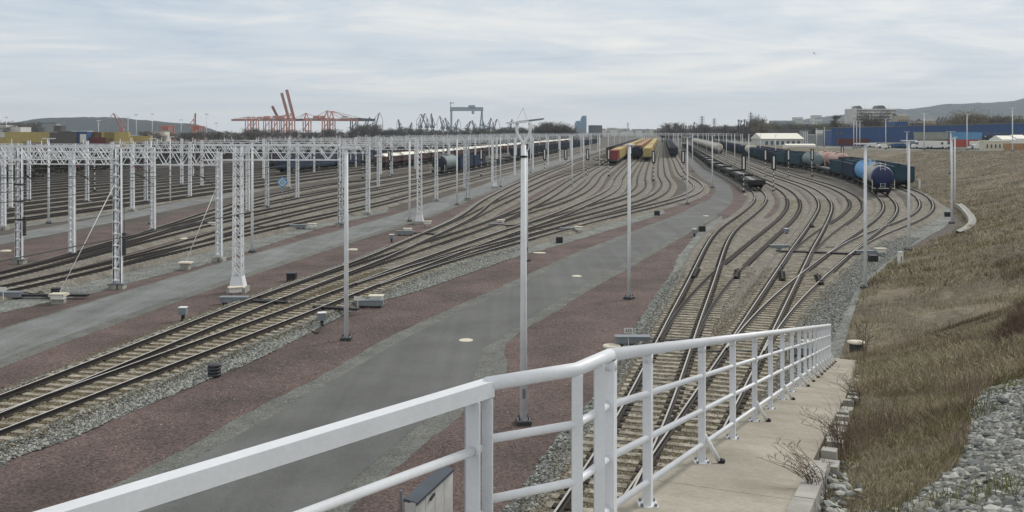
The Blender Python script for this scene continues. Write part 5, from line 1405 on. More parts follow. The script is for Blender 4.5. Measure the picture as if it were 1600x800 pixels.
def along(ti, s):        # arc length from the near end measured on path ti, starting at Y=y0
    A = PATHS[ti]; d = np.r_[0, np.cumsum(np.hypot(*np.diff(A, axis=0).T))]
    return A, d
def train(ti, py, seq, labels, group, gap=1.25, far=330):
    """seq: list of (kind, body length, load kind or None). py: photo row where the near end stands"""
    A, d = along(ti, 0); Yst = FPX*CAMH/(py-HOR)
    i0 = int(np.argmax((A[:, 1] >= Yst) & (np.arange(len(A)) > 5))); f_ = (Yst-A[i0-1, 1])/(A[i0, 1]-A[i0-1, 1]); s = d[i0-1]+(d[i0]-d[i0-1])*f_
    for k, (kind, L_, load) in enumerate(seq):
        m_ = s+L_/2+.6
        if m_+L_/2 > d[-1]: break
        p = [np.array([np.interp(m_+o, d, A[:, 0]), np.interp(m_+o, d, A[:, 1])]) for o in (-L_*.33, L_*.33)]
        c_ = (p[0]+p[1])/2; rz = math.atan2(*(p[0]-p[1])[::-1])      # +x points to the near end
        lb = labels[k] if k < len(labels) else labels[-1]
        single = c_[1] > far
        nm, cat = ('tank_wagon', 'tank wagon') if 'tank' in kind else ('flat_wagon', 'flat wagon') if 'flat' in kind else ('hopper_wagon', 'hopper wagon') if 'hopper' in kind else ('open_wagon', 'open wagon')
        place(kind, nm, (c_[0], c_[1], 0), rz, lb[0] if isinstance(lb, tuple) else lb, cat, group, single)
        if load:
            place(load, 'container', (c_[0], c_[1], 1.25), rz, lb[1], 'container', 'containers riding on flat wagons', single)
        s += L_+gap
GN = ('gondola_navy', 13.2, None)
train(7, 245.5, [GN]*44, ['nearest black open wagon, alone right of the yellow container train', 'black open wagon in the long row right of the yellow containers'], 'black open wagons')
FC = lambda c_: ('flat_container', 13.4, 'cont_'+c_)
train(5, 251.5, [FC('yellow')]*6+[FC('orange')]*2+[FC('yellow')]*20, [('flat wagon under the nearest yellow container of the central row', 'nearest yellow container of the central row, left of a banded signal'), ('flat wagon under the central row of yellow containers', 'yellow container further back in the central row')], 'flat wagons under containers')
train(3, 257.5, [FC('red'), FC('yellow'), FC('yellow'), FC('yellow'), FC('orange'), FC('maroon')]+[FC('yellow'), FC('yellow'), FC('orange')]*8, [('flat wagon under the red container', 'red container heading the left container train'), ('flat wagon right behind the red container', 'yellow container right behind the red one'), ('flat wagon in the left container train', 'container further back in the left container train')], 'flat wagons under containers')
train(4, 248.5, [('gondola_navy2', 13.2, None)]*3+[FC('orange')]*22, ['dark blue open wagon between the red container and the yellow container rows', 'second dark blue open wagon behind the blue one', 'third dark blue open wagon in the hidden row', ('flat wagon hidden behind the dark blue wagons', 'orange container behind the dark blue wagons')], 'wagons behind the dark blue wagon')
train(2, 246, [('gondola_maroon', 13.2, None)]+[GN]*26, ['dark maroon open wagon left of the red container', 'dark open wagon in the row left of the red container train'], 'dark open wagons left of the containers')
train(8, 297.5, [('flat_dark', 18.5, None)]*22, ['nearest empty black flat wagon at the bend of the right yard', 'second empty black flat wagon from the near end', 'empty black flat wagon further back in the line'], 'empty black flat wagons')
train(10, 240.5, [('tank_white', 16.6, None)]*16, ['nearest cream white tank wagon with its rounded end showing', 'second cream white tank wagon of the row', 'cream white tank wagon further back in the row'], 'cream white tank wagons')
T = lambda k: (k, 13.6, None)
train(12, 306.5, [('tank_front', 14, None), T('tank_light_blue'), T('gondola_blue'), T('gondola_teal'), ('flat_dark', 18.5, None), T('tank_grey'), T('gondola_teal'), T('gondola_teal'), T('gondola_navy2'), T('gondola_blue'), T('gondola_blue'), T('gondola_teal'), T('gondola_blue'), T('tank_white'), T('gondola_navy2')]+[T('gondola_blue'), T('gondola_navy2')]*14,
      ['nearest tank wagon, silver barrel with a dark blue end and white handrail', 'light blue ribbed tank wagon behind the silver one', 'blue open wagon behind the light blue tank', 'dark teal open wagon, second behind the light blue tank', 'low flat wagon between the open wagons and the grey tank', 'grey ribbed tank wagon in front of the pink ones', 'dark teal open wagon behind the grey tank', 'dark teal open wagon, second behind the grey tank', 'dark blue or teal open wagon in the long right-hand train'], 'wagons of the long right-hand train')
train(13, 294, [T('gondola_teal'), T('gondola_teal'), T('gondola_teal'), T('gondola_navy2'), T('tank_pink'), T('tank_pink'), T('gondola_maroon'), T('gondola_blue')]+[T('gondola_navy2')]*6,
      ['dark green open wagon at the foot of the slope, nearest on the outermost track', 'second dark green open wagon behind the silver tank', 'third dark green open wagon, behind the light blue tank', 'dark open wagon in front of the pink tanks', 'front pink tank wagon', 'rear pink tank wagon', 'maroon open wagon on the outermost track', 'blue open wagon on the outermost track', 'open wagon far back on the outermost track'], 'wagons on the outermost right track')
# left yard
train(16, 275.5, [T('tank_dark'), T('gondola_blue'), T('gondola_blue')]+[('flat_dark', 18.5, None)]*9, ['dark-ended tank wagon with pale barrel in the left yard', 'blue open wagon right behind the dark-ended tank', 'second blue open wagon behind the dark-ended tank', 'low flat wagon behind the tank wagon of the left yard'], 'wagons of the tank train in the left yard', far=240)
train(19, 265.5, [T('hopper')]*34, ['nearest white-lidded maroon hopper wagon in the left yard', 'white-lidded maroon hopper wagon in the left yard row'], 'white-lidded hopper wagons', far=300)
train(22, 272, [T('gondola_blue')]*5+[T('gondola_maroon')]*3+[T('gondola_navy')]*20, ['leftmost blue open wagon behind the truss arm', 'blue open wagon in the left yard behind the truss arm', 'blue open wagon in the left yard behind the truss arm', 'blue open wagon in the left yard behind the truss arm', 'blue open wagon in the left yard behind the truss arm', 'dark open wagon in the far left yard row'], 'open wagons in the left yard', far=260)
train(25, 264, [T('gondola_navy')]*30, ['dark open wagon on a far siding of the left yard'], 'dark open wagons in the left yard', far=200)
train(17, 247, [T('gondola_navy')]*8+[T('gondola_blue')]*18, ['dark or blue open wagon in the long left row beside the flats'], 'open wagons beside the flats in the left yard', far=200)

# ================================================================ container yard on the left
GY = 'stacked shipping containers at the left edge'
def cont(px, pytop, kind, Y, lb, group=GY, L_=12.2, rz=0, n=None, base=None, name='container'):
    z = CAMH-(pytop-HOR)*Y/FPX-2.6
    x = (px-800)*Y/FPX
    return place(kind, name, (x, Y, z), rz, lb, 'container', group, single=True)
Yc = 455
def row(y, items, Y=Yc):
    for px, kd, lb in items: cont(px, y, 'cont_'+kd, Y, lb)
row(206.3, [(-10, 'white', 'white container on the top tier at the left edge'), (29, 'yellow', 'yellow container on the top tier next to the white one'), (68, 'yellow', 'yellow container on the top tier, second from the white one')])
row(214.6, [(-14, 'yellow', 'yellow container on the middle tier at the left edge'), (25, 'yellow', 'yellow container on the middle tier below the white and yellow ones'), (64, 'yellow', 'rightmost yellow container on the middle tier of the left stack')])
row(222.9, [(-20, 'grey', 'grey container on the bottom tier at the left edge'), (19, 'yellow', 'yellow container on the bottom tier of the left stack'), (58, 'maroon', 'maroon container on the bottom tier of the left stack')])
row(206.3, [(141, 'red', 'red container topping the stack right of the blue hut'), (162, 'yellow', 'yellow container on the top tier right of the red one'), (183, 'yellow', 'yellow container at the top right of the middle stack')], 457)
row(214.6, [(141, 'red', 'red container on the middle tier right of the blue hut'), (160, 'maroon', 'maroon container in the middle of the stack'), (187, 'yellow', 'yellow container on the middle tier at the right of the stack')], 453)
row(222.9, [(128, 'maroon', 'maroon container on the bottom tier below the red ones'), (167, 'maroon', 'maroon container on the bottom tier, centre'), (192, 'yellow', 'yellow container on the bottom tier at the right of the stack')], 451)
row(212.5, [(218, 'yellow', 'single yellow container right of the big stack')], 460)
row(220.8, [(212, 'maroon', 'maroon container below the single yellow one'), (251, 'grey', 'grey container near the orange gantry')], 460)
for k in range(3):
    cont(99, 206.8+8.3*k, 'cont_dark', 449, ['top','middle','bottom'][k]+' dark grey container of the column left of the blue hut', group='dark containers beside the hut', L_=8)
def block(name, px0, px1, py0, py1, Y, depth, m, lb, cat='building', roof=None, win=None, zbase=None, rz=0, group=None, wm='glass', ov=.0, gable=0):
    """a real building standing on the ground whose front spans the surveyed width"""
    x0 = (px0-800)*Y/FPX; x1 = (px1-800)*Y/FPX; zt_ = CAMH-(py0-HOR)*Y/FPX
    zb = GZ if zbase is None else zbase
    r_ = empty(name, ((x0+x1)/2, Y, zb), rz); PR(r_, label=lb, category=cat, group=group)
    w_ = (x1-x0)/2; h = zt_-zb
    mb = MB(m); mb.box(-w_, w_, 0, depth, -.5, h); wall = mb.build('wall', r_)
    rf = MB(roof or 'roof_grey'); 
    if gable: rf.add([(-w_-ov, -ov, h), (w_+ov, -ov, h), (w_+ov, depth+ov, h), (-w_-ov, depth+ov, h), (-w_-ov, depth/2, h+gable), (w_+ov, depth/2, h+gable)], [(0, 1, 5, 4), (2, 3, 4, 5), (0, 4, 3), (1, 2, 5), (0, 3, 2, 1)])
    else: rf.box(-w_-.15-ov, w_+.15+ov, -.15-ov, depth+.15+ov, h, h+max(.25, h*.02))
    rf.build('roof', r_)
    if win:
        rows_, cols, fh, fw = win
        ww = 2*w_*.94/cols*fw; hh = h*.92/rows_*fh
        mbw = MB(wm); mbw.box(-ww/2, ww/2, -.06, .02, -hh/2, hh/2); mbw.box(-ww/2-.08, ww/2+.08, -.09, -.0, -hh/2-.12, -hh/2, 'roof_grey')
        me = mbw.mesh('window')
        for a in range(rows_):
            for b in range(cols):
                obj('window', me, r_, (-w_*.94+2*w_*.94*(b+.5)/cols, 0, h*.06+h*.92*(a+.5)/rows_))
    return r_
b_ = block('site_hut', 112, 136, 205.5, 222, 450, 6, 'c_blue', 'blue site hut with a white door between the container stacks', win=None, roof='white')
mb = MB('white'); mb.box(-.9, 3.0-.9, -.08, 0, 1, 8.0); o = mb.build('door', b_); o.location.x = 1.2
block('cargo_shed', 86, 112, 205.8, 222, 462, 10, 'wall_dark', 'dark brown shed behind the left containers')
block('control_tower', 84, 96, 197, 210, 470, 5, 'wall_dark', 'dark brown tower with a pale rail behind the containers', win=(2, 2, .5, .7))
block('glass_cabin', 74, 88, 192.5, 210, 480, 5, 'wall_grey', 'raised pale green cabin on a dark shaft above the containers', win=(1, 3, .25, .8))
block('low_warehouse', -20, 10, 196, 205, 900, 20, 'wall_white', 'pale low hall at the far left edge', roof='roof_white')
block('low_warehouse', 10, 32, 199, 205, 900, 20, 'wall_white', 'small pale hall right of the one at the left edge', roof='roof_white')
block('low_warehouse', 232, 256, 206.5, 214, 700, 12, 'cream', 'cream roofed shed near the orange gantry', roof='roof_white')
# dark scrub belt between sidings and container yard, and trees round the yard
def scrub(name, pts, n, h0, h1, lb, sz=.5, m='scrub'):
    A = np.array(pts); d = np.r_[0, np.cumsum(np.hypot(*np.diff(A[:, :2], axis=0).T))]
    u = np.random.uniform(0, d[-1], n); x = np.interp(u, d, A[:, 0]); y = np.interp(u, d, A[:, 1]); wv = np.interp(u, d, A[:, 2])
    x = x+np.random.uniform(-1, 1, n)*wv; y = y+np.random.uniform(-1, 1, n)*wv*.6
    H = (h0+(h1-h0)*(.5+.5*np.sin(u*.23+np.sin(u*.07)*3)))*np.random.uniform(.1, 1, n)**.7
    pos = np.stack([x, y, GZ+H], 1); V = []
    q = np.random.normal(0, 1, (n, 3, 3)); q /= np.linalg.norm(q, axis=2, keepdims=True)
    V = pos[:, None, :]+q*np.random.uniform(.5, 1.2, (n, 1, 1))*sz
    F = np.arange(n*3).reshape(-1, 3)
    return stuff(obj(name, npmesh(name, V.reshape(-1, 3), F, m)), lb, 'scrub')
scrub('scrub', [(-112, 120, 3), (-104, 142, 3.5), (-94, 166, 4), (-99, 229, 5), (-95, 290, 5), (-91, 343, 5), (-85, 430, 6)], 44000, 2.4, 4.9, 'dark leafless scrub belt between the left sidings and the container yard', .42)
scrub('scrub', [(-150, 200, 9), (-150, 290, 9), (-130, 360, 8), (-112, 520, 8)], 16000, 2.5, 5, 'dark scrub further back in front of the containers', .6)

# ================================================================ trees
def tree_kind(kind, h, wr, n, m='twig', trunk=.25, shape='round', sz=.35, seed=0):
    rr = np.random.RandomState(seed); tr = MB('tree_bark'); crown = MB(m)
    tr.tube([(0, 0, -.5), (0.05, 0, h*.3), (0, .05, h*.62), (0, 0, h*.9)], trunk, 6, r2=.04)
    V = []; 
    nb_ = 26 if shape == 'round' else 18
    tips = []
    for k in range(nb_):
        z0 = h*(.18+.5*rr.rand()) if shape == 'round' else h*(.08+.8*rr.rand()); a = rr.rand()*6.283; 
        if shape == 'round': L_ = wr*(.6+.45*rr.rand()); e = np.array([math.cos(a)*L_, math.sin(a)*L_, min(h*.98, z0+L_*(.5+.7*rr.rand()))])
        else: L_ = wr*(.5+.5*rr.rand())*(1-.5*z0/h); e = np.array([math.cos(a)*L_, math.sin(a)*L_, min(h, z0+L_*3)])
        s_ = np.array([0, 0, z0]); tr.tube([s_, (s_+e)/2+[0, 0, .3], e], trunk*.3, 4, r2=.03, cap=False); tips.append((s_, e))
    for k in range(n):
        s_, e = tips[rr.randint(len(tips))]; f = .35+.7*rr.rand(); c_ = s_+(e-s_)*f+rr.normal(0, wr*.13, 3)*(1, 1, .8)
        dd = rr.normal(0, 1, 3); dd[2] = abs(dd[2])+.6; dd /= np.linalg.norm(dd); L_ = sz*(1.2+2.2*rr.rand()); wdt = .05+.05*rr.rand()
        sd2 = np.cross(dd, rr.normal(0, 1, 3)); sd2 /= np.linalg.norm(sd2)+1e-6
        q = [c_-sd2*wdt, c_+sd2*wdt, c_+dd*L_+sd2*.02]
        crown.add(q, [(0, 1, 2)])
    define(kind, [('trunk', tr), ('crown', crown)])
tree_kind('tree_a', 11, 4.5, 1500, seed=1); tree_kind('tree_b', 9, 5.2, 1600, seed=2); tree_kind('tree_c', 13, 5.0, 1600, seed=3)
tree_kind('poplar', 17, 1.5, 900, shape='pop', seed=4); tree_kind('tree_light', 11, 6, 1700, 'twig_light', seed=5); tree_kind('tree_green', 9, 5, 1500, 'twig_green', seed=6)
tree_kind('tree_bushy', 15, 5.5, 2600, 'twig', seed=7, sz=.6)
def trees(spec, label, group, name='bare_tree'):
    for (kind, px, pyt, Y, sw) in spec:
        h0 = {'tree_a': 11, 'tree_b': 9, 'tree_c': 13, 'poplar': 17, 'tree_light': 11, 'tree_green': 9, 'tree_bushy': 15}[kind]
        zt_ = CAMH-(pyt-HOR)*Y/FPX; s_ = (zt_-GZ)/h0
        lb = label if isinstance(label, str) else label(px)
        place(kind, name, ((px-800)*Y/FPX, Y, GZ), random.uniform(0, 6), lb, 'tree', group, single=Y > 520, scale=(s_*sw, s_*sw, s_))
rt = random.Random(5)
K3 = ['tree_a', 'tree_b', 'tree_c', 'tree_bushy']
L1 = []
for px in range(548, 768, 7): L1.append((rt.choice(K3), px+rt.uniform(-3, 3), rt.uniform(199, 204) if not 552 < px < 590 else rt.uniform(195, 199), rt.uniform(880, 1000), 1.5))
trees(L1, 'dark leafless tree in the tree line below the shipyard cranes', 'tree line below the shipyard cranes')
L1 = []
for px in range(776, 842, 5): L1.append((rt.choice(K3), px, rt.uniform(198.5, 201), rt.uniform(900, 980), 1.6))
trees(L1, 'dark tree in the even hedge-like line behind the tall forked lamp', 'even tree line behind the forked lamp')
L1 = []
for px, py in ((846, 196), (853, 193), (858, 192), (864, 191), (870, 194), (877, 196), (884, 197), (890, 198), (896, 200), (850, 198), (862, 197), (872, 199), (882, 201), (868, 195)): L1.append((rt.choice(K3), px, py, rt.uniform(650, 720), 1.25))
trees(L1, 'tall bare tree in the clump left of the glass towers', 'bare tree clump left of the towers')
L1 = []
for px in range(392, 560, 8): L1.append((rt.choice(K3), px+rt.uniform(-3, 3), rt.uniform(201, 206), rt.uniform(820, 960), 1.4))
trees(L1, 'dark bare tree below the orange container cranes', 'trees below the orange cranes')
L1 = []
for px in range(225, 400, 9): L1.append((rt.choice(K3), px+rt.uniform(-3, 3), rt.uniform(204, 209), rt.uniform(640, 800), 1.5))
trees(L1, 'low dark tree between the container stacks and the orange cranes', 'low trees right of the container stacks')
L1 = []
for px in range(1044, 1090, 4): L1.append((rt.choice(['poplar', 'poplar', 'tree_a']), px+rt.uniform(-1.5, 1.5), rt.uniform(191, 198), rt.uniform(780, 900), 1.1))
for px in range(1090, 1200, 5): L1.append((rt.choice(['poplar', 'tree_a', 'tree_c']), px+rt.uniform(-2, 2), rt.uniform(194, 200), rt.uniform(760, 900), 1.1))
for px in (1154, 1158, 1163, 1167, 1172): L1.append(('poplar', px, rt.uniform(187, 190), 760, 1.0))
trees(L1, 'slim bare poplar or tree in the row behind the right-hand sidings', 'poplar row behind the right sidings')
L1 = []
for px in range(1036, 1200, 6): L1.append((rt.choice(K3), px+rt.uniform(-2, 2), rt.uniform(201, 204), rt.uniform(800, 900), 1.7))
trees(L1, 'low bushy tree filling under the poplars', 'bushy trees under the poplars')
trees([('tree_bushy', 1180, 181.5, 700, 1.0), ], 'tallest bushy tree, standing out dark at the right end of the poplar row', None)
trees([('tree_bushy', 1184, 187, 705, 1.2)], 'lower dark bushy tree overlapping the tallest one on its right', None)
trees([('tree_light', 1190, 190, 690, 1.1)], 'lighter olive tree right beside the tallest dark tree', None)
L1 = [(rt.choice(['tree_c', 'tree_bushy']), px, 172+abs(px-1364)*.55, 560+rt.uniform(-8, 8), 1.2) for px in (1352, 1362, 1371)]
trees(L1, 'big bare tree in front of the white office block', 'bare trees in front of the office block')
trees([('tree_light', 1506, 176, 520, .9), ('tree_light', 1515, 177, 525, .9), ('tree_light', 1499, 179, 522, .9)], 'pale round bare tree rising above the blue warehouse', 'pale trees above the blue warehouse')
L1 = [(rt.choice(['tree_light', 'tree_green', 'tree_a', 'tree_b']), px, rt.uniform(183, 190), rt.uniform(560, 640), 1.3) for px in range(1522, 1606, 7)]
trees(L1, 'light or olive tree on the rise behind the blue warehouse', 'mixed trees behind the blue warehouse')
L1 = [(rt.choice(['tree_a', 'tree_b', 'tree_light']), px, rt.uniform(189, 194), rt.uniform(640, 800), 1.3) for px in range(1400, 1500, 8)]
L1 += [(rt.choice(['tree_a', 'tree_b', 'tree_green']), px, rt.uniform(193, 199), rt.uniform(700, 900), 1.4) for px in range(1205, 1335, 6)]
trees(L1, 'bare tree in the belt behind the halls on the right', 'tree belt behind the right-hand halls')
trees([('poplar', 1304.5, 181, 600, 3.0)], 'tall dark conical tree left of the white office block', None, 'conical_tree')
L1 = [(rt.choice(K3), px, rt.uniform(190, 196), rt.uniform(900, 1000), 1.6) for px in range(-6, 60, 9)]
trees(L1, 'dark tree behind the containers at the far left', 'trees behind the left containers')

# ================================================================ right-hand plateau: warehouse, halls, containers, vehicles
PZ = 3.42
def ware():
    Y = 470.0; X = lambda px, Yq=Y: (px-800)*Yq/FPX
    xs = (X(1299), X(1655)); r_ = empty('warehouse', (xs[0], Y, PZ)); PR(r_, label='long dark blue warehouse with a thin grey roof edge stretching to the right edge', category='warehouse')
    W_ = xs[1]-xs[0]; n = 26
    for k in range(n):     # cladding bays stepping up slightly to the right
        a = W_*k/n; b = W_*(k+1)/n; 
        h0 = (CAMH-(200.5-9.0*(k+.5)/n-HOR)*Y/FPX)-PZ
        mb = MB('ware_blue'); mb.box(a+.03, b-.03, -.25 if k % 2 else -.2, 0, -2, h0)
        mb.box((a+b)/2-.04, (a+b)/2+.04, -.30, -.25, -2, h0); mb.build('wall_panel', r_)
        mb = MB('roof_grey'); mb.box(a, b, -.45, 14, h0, h0+.35); mb.build('roof_panel', r_)
    mb = MB('ware_blue'); mb.box(.2, W_-.2, 0, 13, -2, 6); mb.build('wall', r_)
    dd = MB('glass'); dd.box(-.7, .7, -.36, -.3, -.55, .55); me = dd.mesh('window')
    for px in [1308, 1314]+[1418, 1426, 1434, 1442, 1449, 1455, 1477, 1484, 1508, 1512]+[1541, 1545, 1553, 1561, 1567, 1571, 1573, 1585, 1597]:
        obj('window', me, r_, (X(px)-xs[0], 0, CAMH-(208.5-HOR)*Y/FPX-PZ))
    lt = MB('white'); lt.box(-.3, .3, -.5, -.3, -.3, .3); me = lt.mesh('wall_lamp')
    for px in (1539, 1552, 1565, 1577, 1589): obj('wall_lamp', me, r_, (X(px)-xs[0], 0, CAMH-(213-HOR)*Y/FPX-PZ))
    dk_ = MB('dark'); dk_.box(-2.2, 2.2, -.35, -.3, 0, 2.3); me = dk_.mesh('dock_door')
    for px in range(1534, 1600, 9): obj('dock_door', me, r_, (X(px)-xs[0], 0, PZ-PZ+1.0))
    st = MB('ware_blue'); st.box(X(1401)-xs[0], X(1421)-xs[0], 2, 14, 8, CAMH-(190-HOR)*Y/FPX-PZ); st.build('penthouse', r_)
    st = MB('roof_grey')
    for px in (1467, 1472.5, 1478): st.bar((X(px)-xs[0], 3, 10), (X(px)-xs[0]+1.6, 3, 12.6), .8, .8)
    st.build('roof_vent', r_)
    st = MB('white'); st.box(X(1422)-xs[0], X(1449)-xs[0], 4, 20, 10, CAMH-(191-HOR)*Y/FPX-PZ); st.build('roof_housing', r_)
ware()
def office():
    Y = 760.0; X = lambda px: (px-800)*Y/FPX; Z = lambda py: CAMH-(py-HOR)*Y/FPX
    r_ = empty('office_block', (X(1330), Y, PZ)); PR(r_, label='white office block with horizontal window bands and two domed roof houses', category='building')
    x = lambda px: X(px)-X(1330); z = lambda py: Z(py)-PZ
    mb = MB('wall_white'); mb.box(x(1330), x(1400), 0, 15, -2, z(170)); mb.build('wall', r_)
    mb = MB('wall_white'); mb.box(x(1330), x(1338), -1.2, 0, -2, z(169)); mb.build('stair_tower', r_)
    mb = MB('glass'); mb.box(x(1337.5), x(1339.8), -.15, 0, 2, z(171)); mb.build('window', r_)
    for py in (172.3, 177, 181.7, 186.4, 191):
        for k in range(8):
            a = x(1340)+(x(1400)-x(1340))*k/8; b = x(1340)+(x(1400)-x(1340))*(k+1)/8
            mb = MB('glass'); mb.box(a+.12, b-.12, -.12, 0, z(py+1.6), z(py)); mb.build('window', r_)
    for a, b, t_ in ((1338, 1350, 165), (1371, 1387, 164.5)):
        mb = MB('roof_grey'); pts_ = [(x(a), z(170)), (x(a+2.5), z(t_+1)), (x(a+5), z(t_)), (x(b-5), z(t_)), (x(b-2.5), z(t_+1)), (x(b), z(170))]
        n = len(pts_); mb.add([(p, 3, q) for p, q in pts_]+[(p, 12, q) for p, q in pts_], [tuple(range(n)), tuple(range(2*n-1, n-1, -1))]+[(i, (i+1) % n, n+(i+1) % n, n+i) for i in range(n)]); mb.build('roof_house', r_)
    mb = MB('galv'); 
    for px in (1334, 1355, 1392): mb.bar((x(px), 5, z(170)), (x(px), 5, z(163)), .3, .3)
    mb.build('antenna', r_)
office()
block('hall', 1192, 1254, 217, 230, 520, 24, 'wall_white', 'low white hall with a pale curved roof left of the brown slope', roof='roof_white', zbase=-.3, win=(1, 7, .5, .5), gable=3.2, ov=.8)
block('hall', 1215, 1268, 202.5, 216, 640, 24, 'wall_dark', 'long brown-grey hall behind the white-roofed one', zbase=-.3)
block('silo_house', 1254, 1263, 204, 224, 560, 6, 'wall_grey', 'grey ribbed silo house at the right end of the white hall', zbase=0, win=(1, 3, .9, .4), wm='white')
block('canopy', 1281, 1303, 203, 206, 560, 8, 'white', 'bright white canopy left of the blue warehouse', zbase=8.0)
block('hall', 1262, 1300, 211, 226, 600, 16, 'wall_grey', 'grey hall between the white hall and the blue warehouse', zbase=0, roof='roof_white')
block('hall', 1076, 1160, 210, 215, 1000, 20, 'wall_dark', 'low dark hall below the poplars', zbase=-.3)
for px, py0, py1, Y, lb, m in ((1249, 184, 190, 1500, 'pale apartment tower at the left end of the right-hand hills', 'wall_white'), (1278.5, 181, 190, 1400, 'square white apartment tower in front of the right-hand hills', 'wall_white'), (1225, 189, 195, 1500, 'broad grey apartment block left of the pale tower', 'wall_grey'), (1205, 193, 199, 1450, 'low grey block with trees left of the right-hand hills', 'wall_grey'), (1261, 191, 197, 1300, 'white low block between the two pale towers', 'wall_white'), (1318, 190, 197, 1100, 'grey-pink houses left of the white office block', 'wall_beige')):
    wd_ = {1249: 11, 1278.5: 11, 1225: 36, 1205: 22, 1261: 18, 1318: 26}[px]
    block('apartment_block', px-wd_/2, px+wd_/2, py0, py1, Y, 20, m, lb, win=(5 if wd_ < 12 else 4, 5 if wd_ < 12 else 9, .45, .55), wm='glass_far')
for px, wd_, py0, lb in ((1412, 18, 181, 'beige flat building on the slope right of the office block'), (1452, 22, 189, 'long low white roof behind the warehouse'), (1532, 14, 183, 'red-brown house among the trees behind the warehouse'), (1590, 20, 187, 'pale house at the right edge behind the warehouse')):
    block('house', px-wd_/2, px+wd_/2, py0, 200, 700, 12, 'wall_beige' if px != 1532 else 'c_maroon', lb, roof='roof_grey', win=(2, 5, .4, .5), zbase=PZ, gable=2.0)
# containers in front of the warehouse
GW = 'containers in front of the blue warehouse'
def cgrid(px0, px1, pyt, kd, Y, lb, L_px=None):
    n = max(1, round((px1-px0)*Y/FPX/12.3))
    for k in range(n):
        px = px0+(px1-px0)*(k+.5)/n
        z = CAMH-(pyt-HOR)*Y/FPX-2.6
        place('cont_'+kd, 'container', ((px-800)*Y/FPX, Y, z), 0, lb[min(k, len(lb)-1)], 'container', GW, single=True)
yt = lambda z, Y: HOR+(CAMH-z)*FPX/Y
cgrid(1433, 1481, yt(PZ+5.25, 330), 'grey', 330, ['left grey container of the upper tier', 'right grey container of the upper tier, touching the sky-blue ones'])
cgrid(1483, 1527, yt(PZ+5.25, 330), 'sky', 330, ['left sky-blue container above the rust red ones', 'right sky-blue container above the rust red ones'])
cgrid(1483, 1527, yt(PZ+2.6, 330), 'rust', 330, ['left rust red container below the sky-blue ones', 'right rust red container below the sky-blue ones'])
cgrid(1433, 1481, yt(PZ+2.6, 330.4), 'grey', 330.4, ['left grey container of the lower tier behind the white vans', 'right grey container of the lower tier behind the white vans'])
cgrid(1307, 1358, yt(PZ+2.6, 372), 'maroon', 372, ['leftmost maroon container at the left end of the warehouse', 'maroon container in the row, second from the left', 'rightmost maroon container of the row'])
cgrid(1590, 1625, yt(PZ+2.3, 250), 'orange', 250, ['ochre container at the right edge below the warehouse'])
def vehicle(kind, m, L_, h, cabin):
    b = MB(m); w_ = .95
    prof = cabin
    n = len(prof); b.add([(x, -w_, z) for x, z in prof]+[(x, w_, z) for x, z in prof], [tuple(range(n-1, -1, -1)), tuple(range(n, 2*n))]+[(i, (i+1) % n, n+(i+1) % n, n+i) for i in range(n)])
    gl_ = MB('glass'); gl_.box(L_*.22, L_*.36, -w_-.01, w_+.01, h*.55, h*.85)
    parts = [('body', b), ('window', gl_)]
    for x in (-L_*.32, L_*.32):
        for s_ in (-1, 1):
            q = MB('black'); vs = []; nn = 12
            for y in (s_*.75, s_*.97):
                for j in range(nn): vs.append((x+.34*math.cos(6.283*j/nn), y, .34+.34*math.sin(6.283*j/nn)))
            q.add(vs, [tuple(range(nn)), tuple(range(2*nn-1, nn-1, -1))]+[(j, (j+1) % nn, nn+(j+1) % nn, nn+j) for j in range(nn)]); parts.append(('wheel', q))
    define(kind, parts)
vehicle('van', 'white', 5.6, 2.4, [(-2.8, .35), (-2.8, 2.3), (-2.7, 2.4), (1.3, 2.4), (2.0, 1.5), (2.75, 1.25), (2.8, .35)])
vehicle('car', 'white', 4.4, 1.45, [(-2.2, .3), (-2.2, .9), (-1.7, 1.0), (-1.1, 1.45), (.5, 1.45), (1.2, .95), (2.1, .85), (2.2, .3)])
vehicle('car_dark', 'c_blue', 4.4, 1.45, [(-2.2, .3), (-2.2, .9), (-1.7, 1.0), (-1.1, 1.45), (.5, 1.45), (1.2, .95), (2.1, .85), (2.2, .3)])
for kd, px, Y, lb in (('van', 1439, 296, 'white van parked left of the grey containers'), ('van', 1446, 304, 'second white van tight behind the first one'), ('van', 1462, 296, 'white van with dark windows in front of the right grey container'), ('van', 1472, 298, 'white van at the joint between grey and rust red containers'), ('van', 1531, 292, 'white van right of the rust red containers'),
                       ('car', 1380, 300, 'white car parked before the blue warehouse beside the tall lamp'), ('car', 1364, 320, 'pale car right of the maroon containers'), ('car_dark', 1371, 322, 'blue car right of the maroon containers'), ('car_dark', 1398, 310, 'dark blue car before the warehouse'), ('car_dark', 1408, 312, 'dark blue car between two lamp posts'), ('car_dark', 1421, 318, 'dark car parked left of the white vans'), ('car', 1524, 285, 'white car at the right foot of the rust red containers')):
    place(kd, 'van' if kd == 'van' else 'car', ((px-800)*Y/FPX, Y, PZ+.02), random.choice([0, math.pi]), lb, 'van' if kd == 'van' else 'car', 'vehicles parked by the warehouse')
block('caravan', 1538, 1580, yt(PZ+2.7, 262), 230, 262, 3, 'cream', 'long cream mobile home in front of the warehouse', zbase=PZ, win=(1, 6, .35, .35), roof='roof_white')
block('tent', 1566, 1588, yt(PZ+3.0, 290), 230, 290, 8, 'white', 'white tent roof behind the cream mobile home', zbase=PZ, roof='roof_white', gable=1.2)
block('tent', 1589, 1608, yt(PZ+3.2, 300), 230, 300, 8, 'white', 'white tent roof at the right edge', zbase=PZ, roof='roof_white', gable=1.2)
block('tank_shed', 1228, 1275, yt(2.7, 420), 232, 420, 5, 'roof_white', 'small pale shed row on the crest left of the slope', zbase=.5, roof='roof_white', gable=.6)

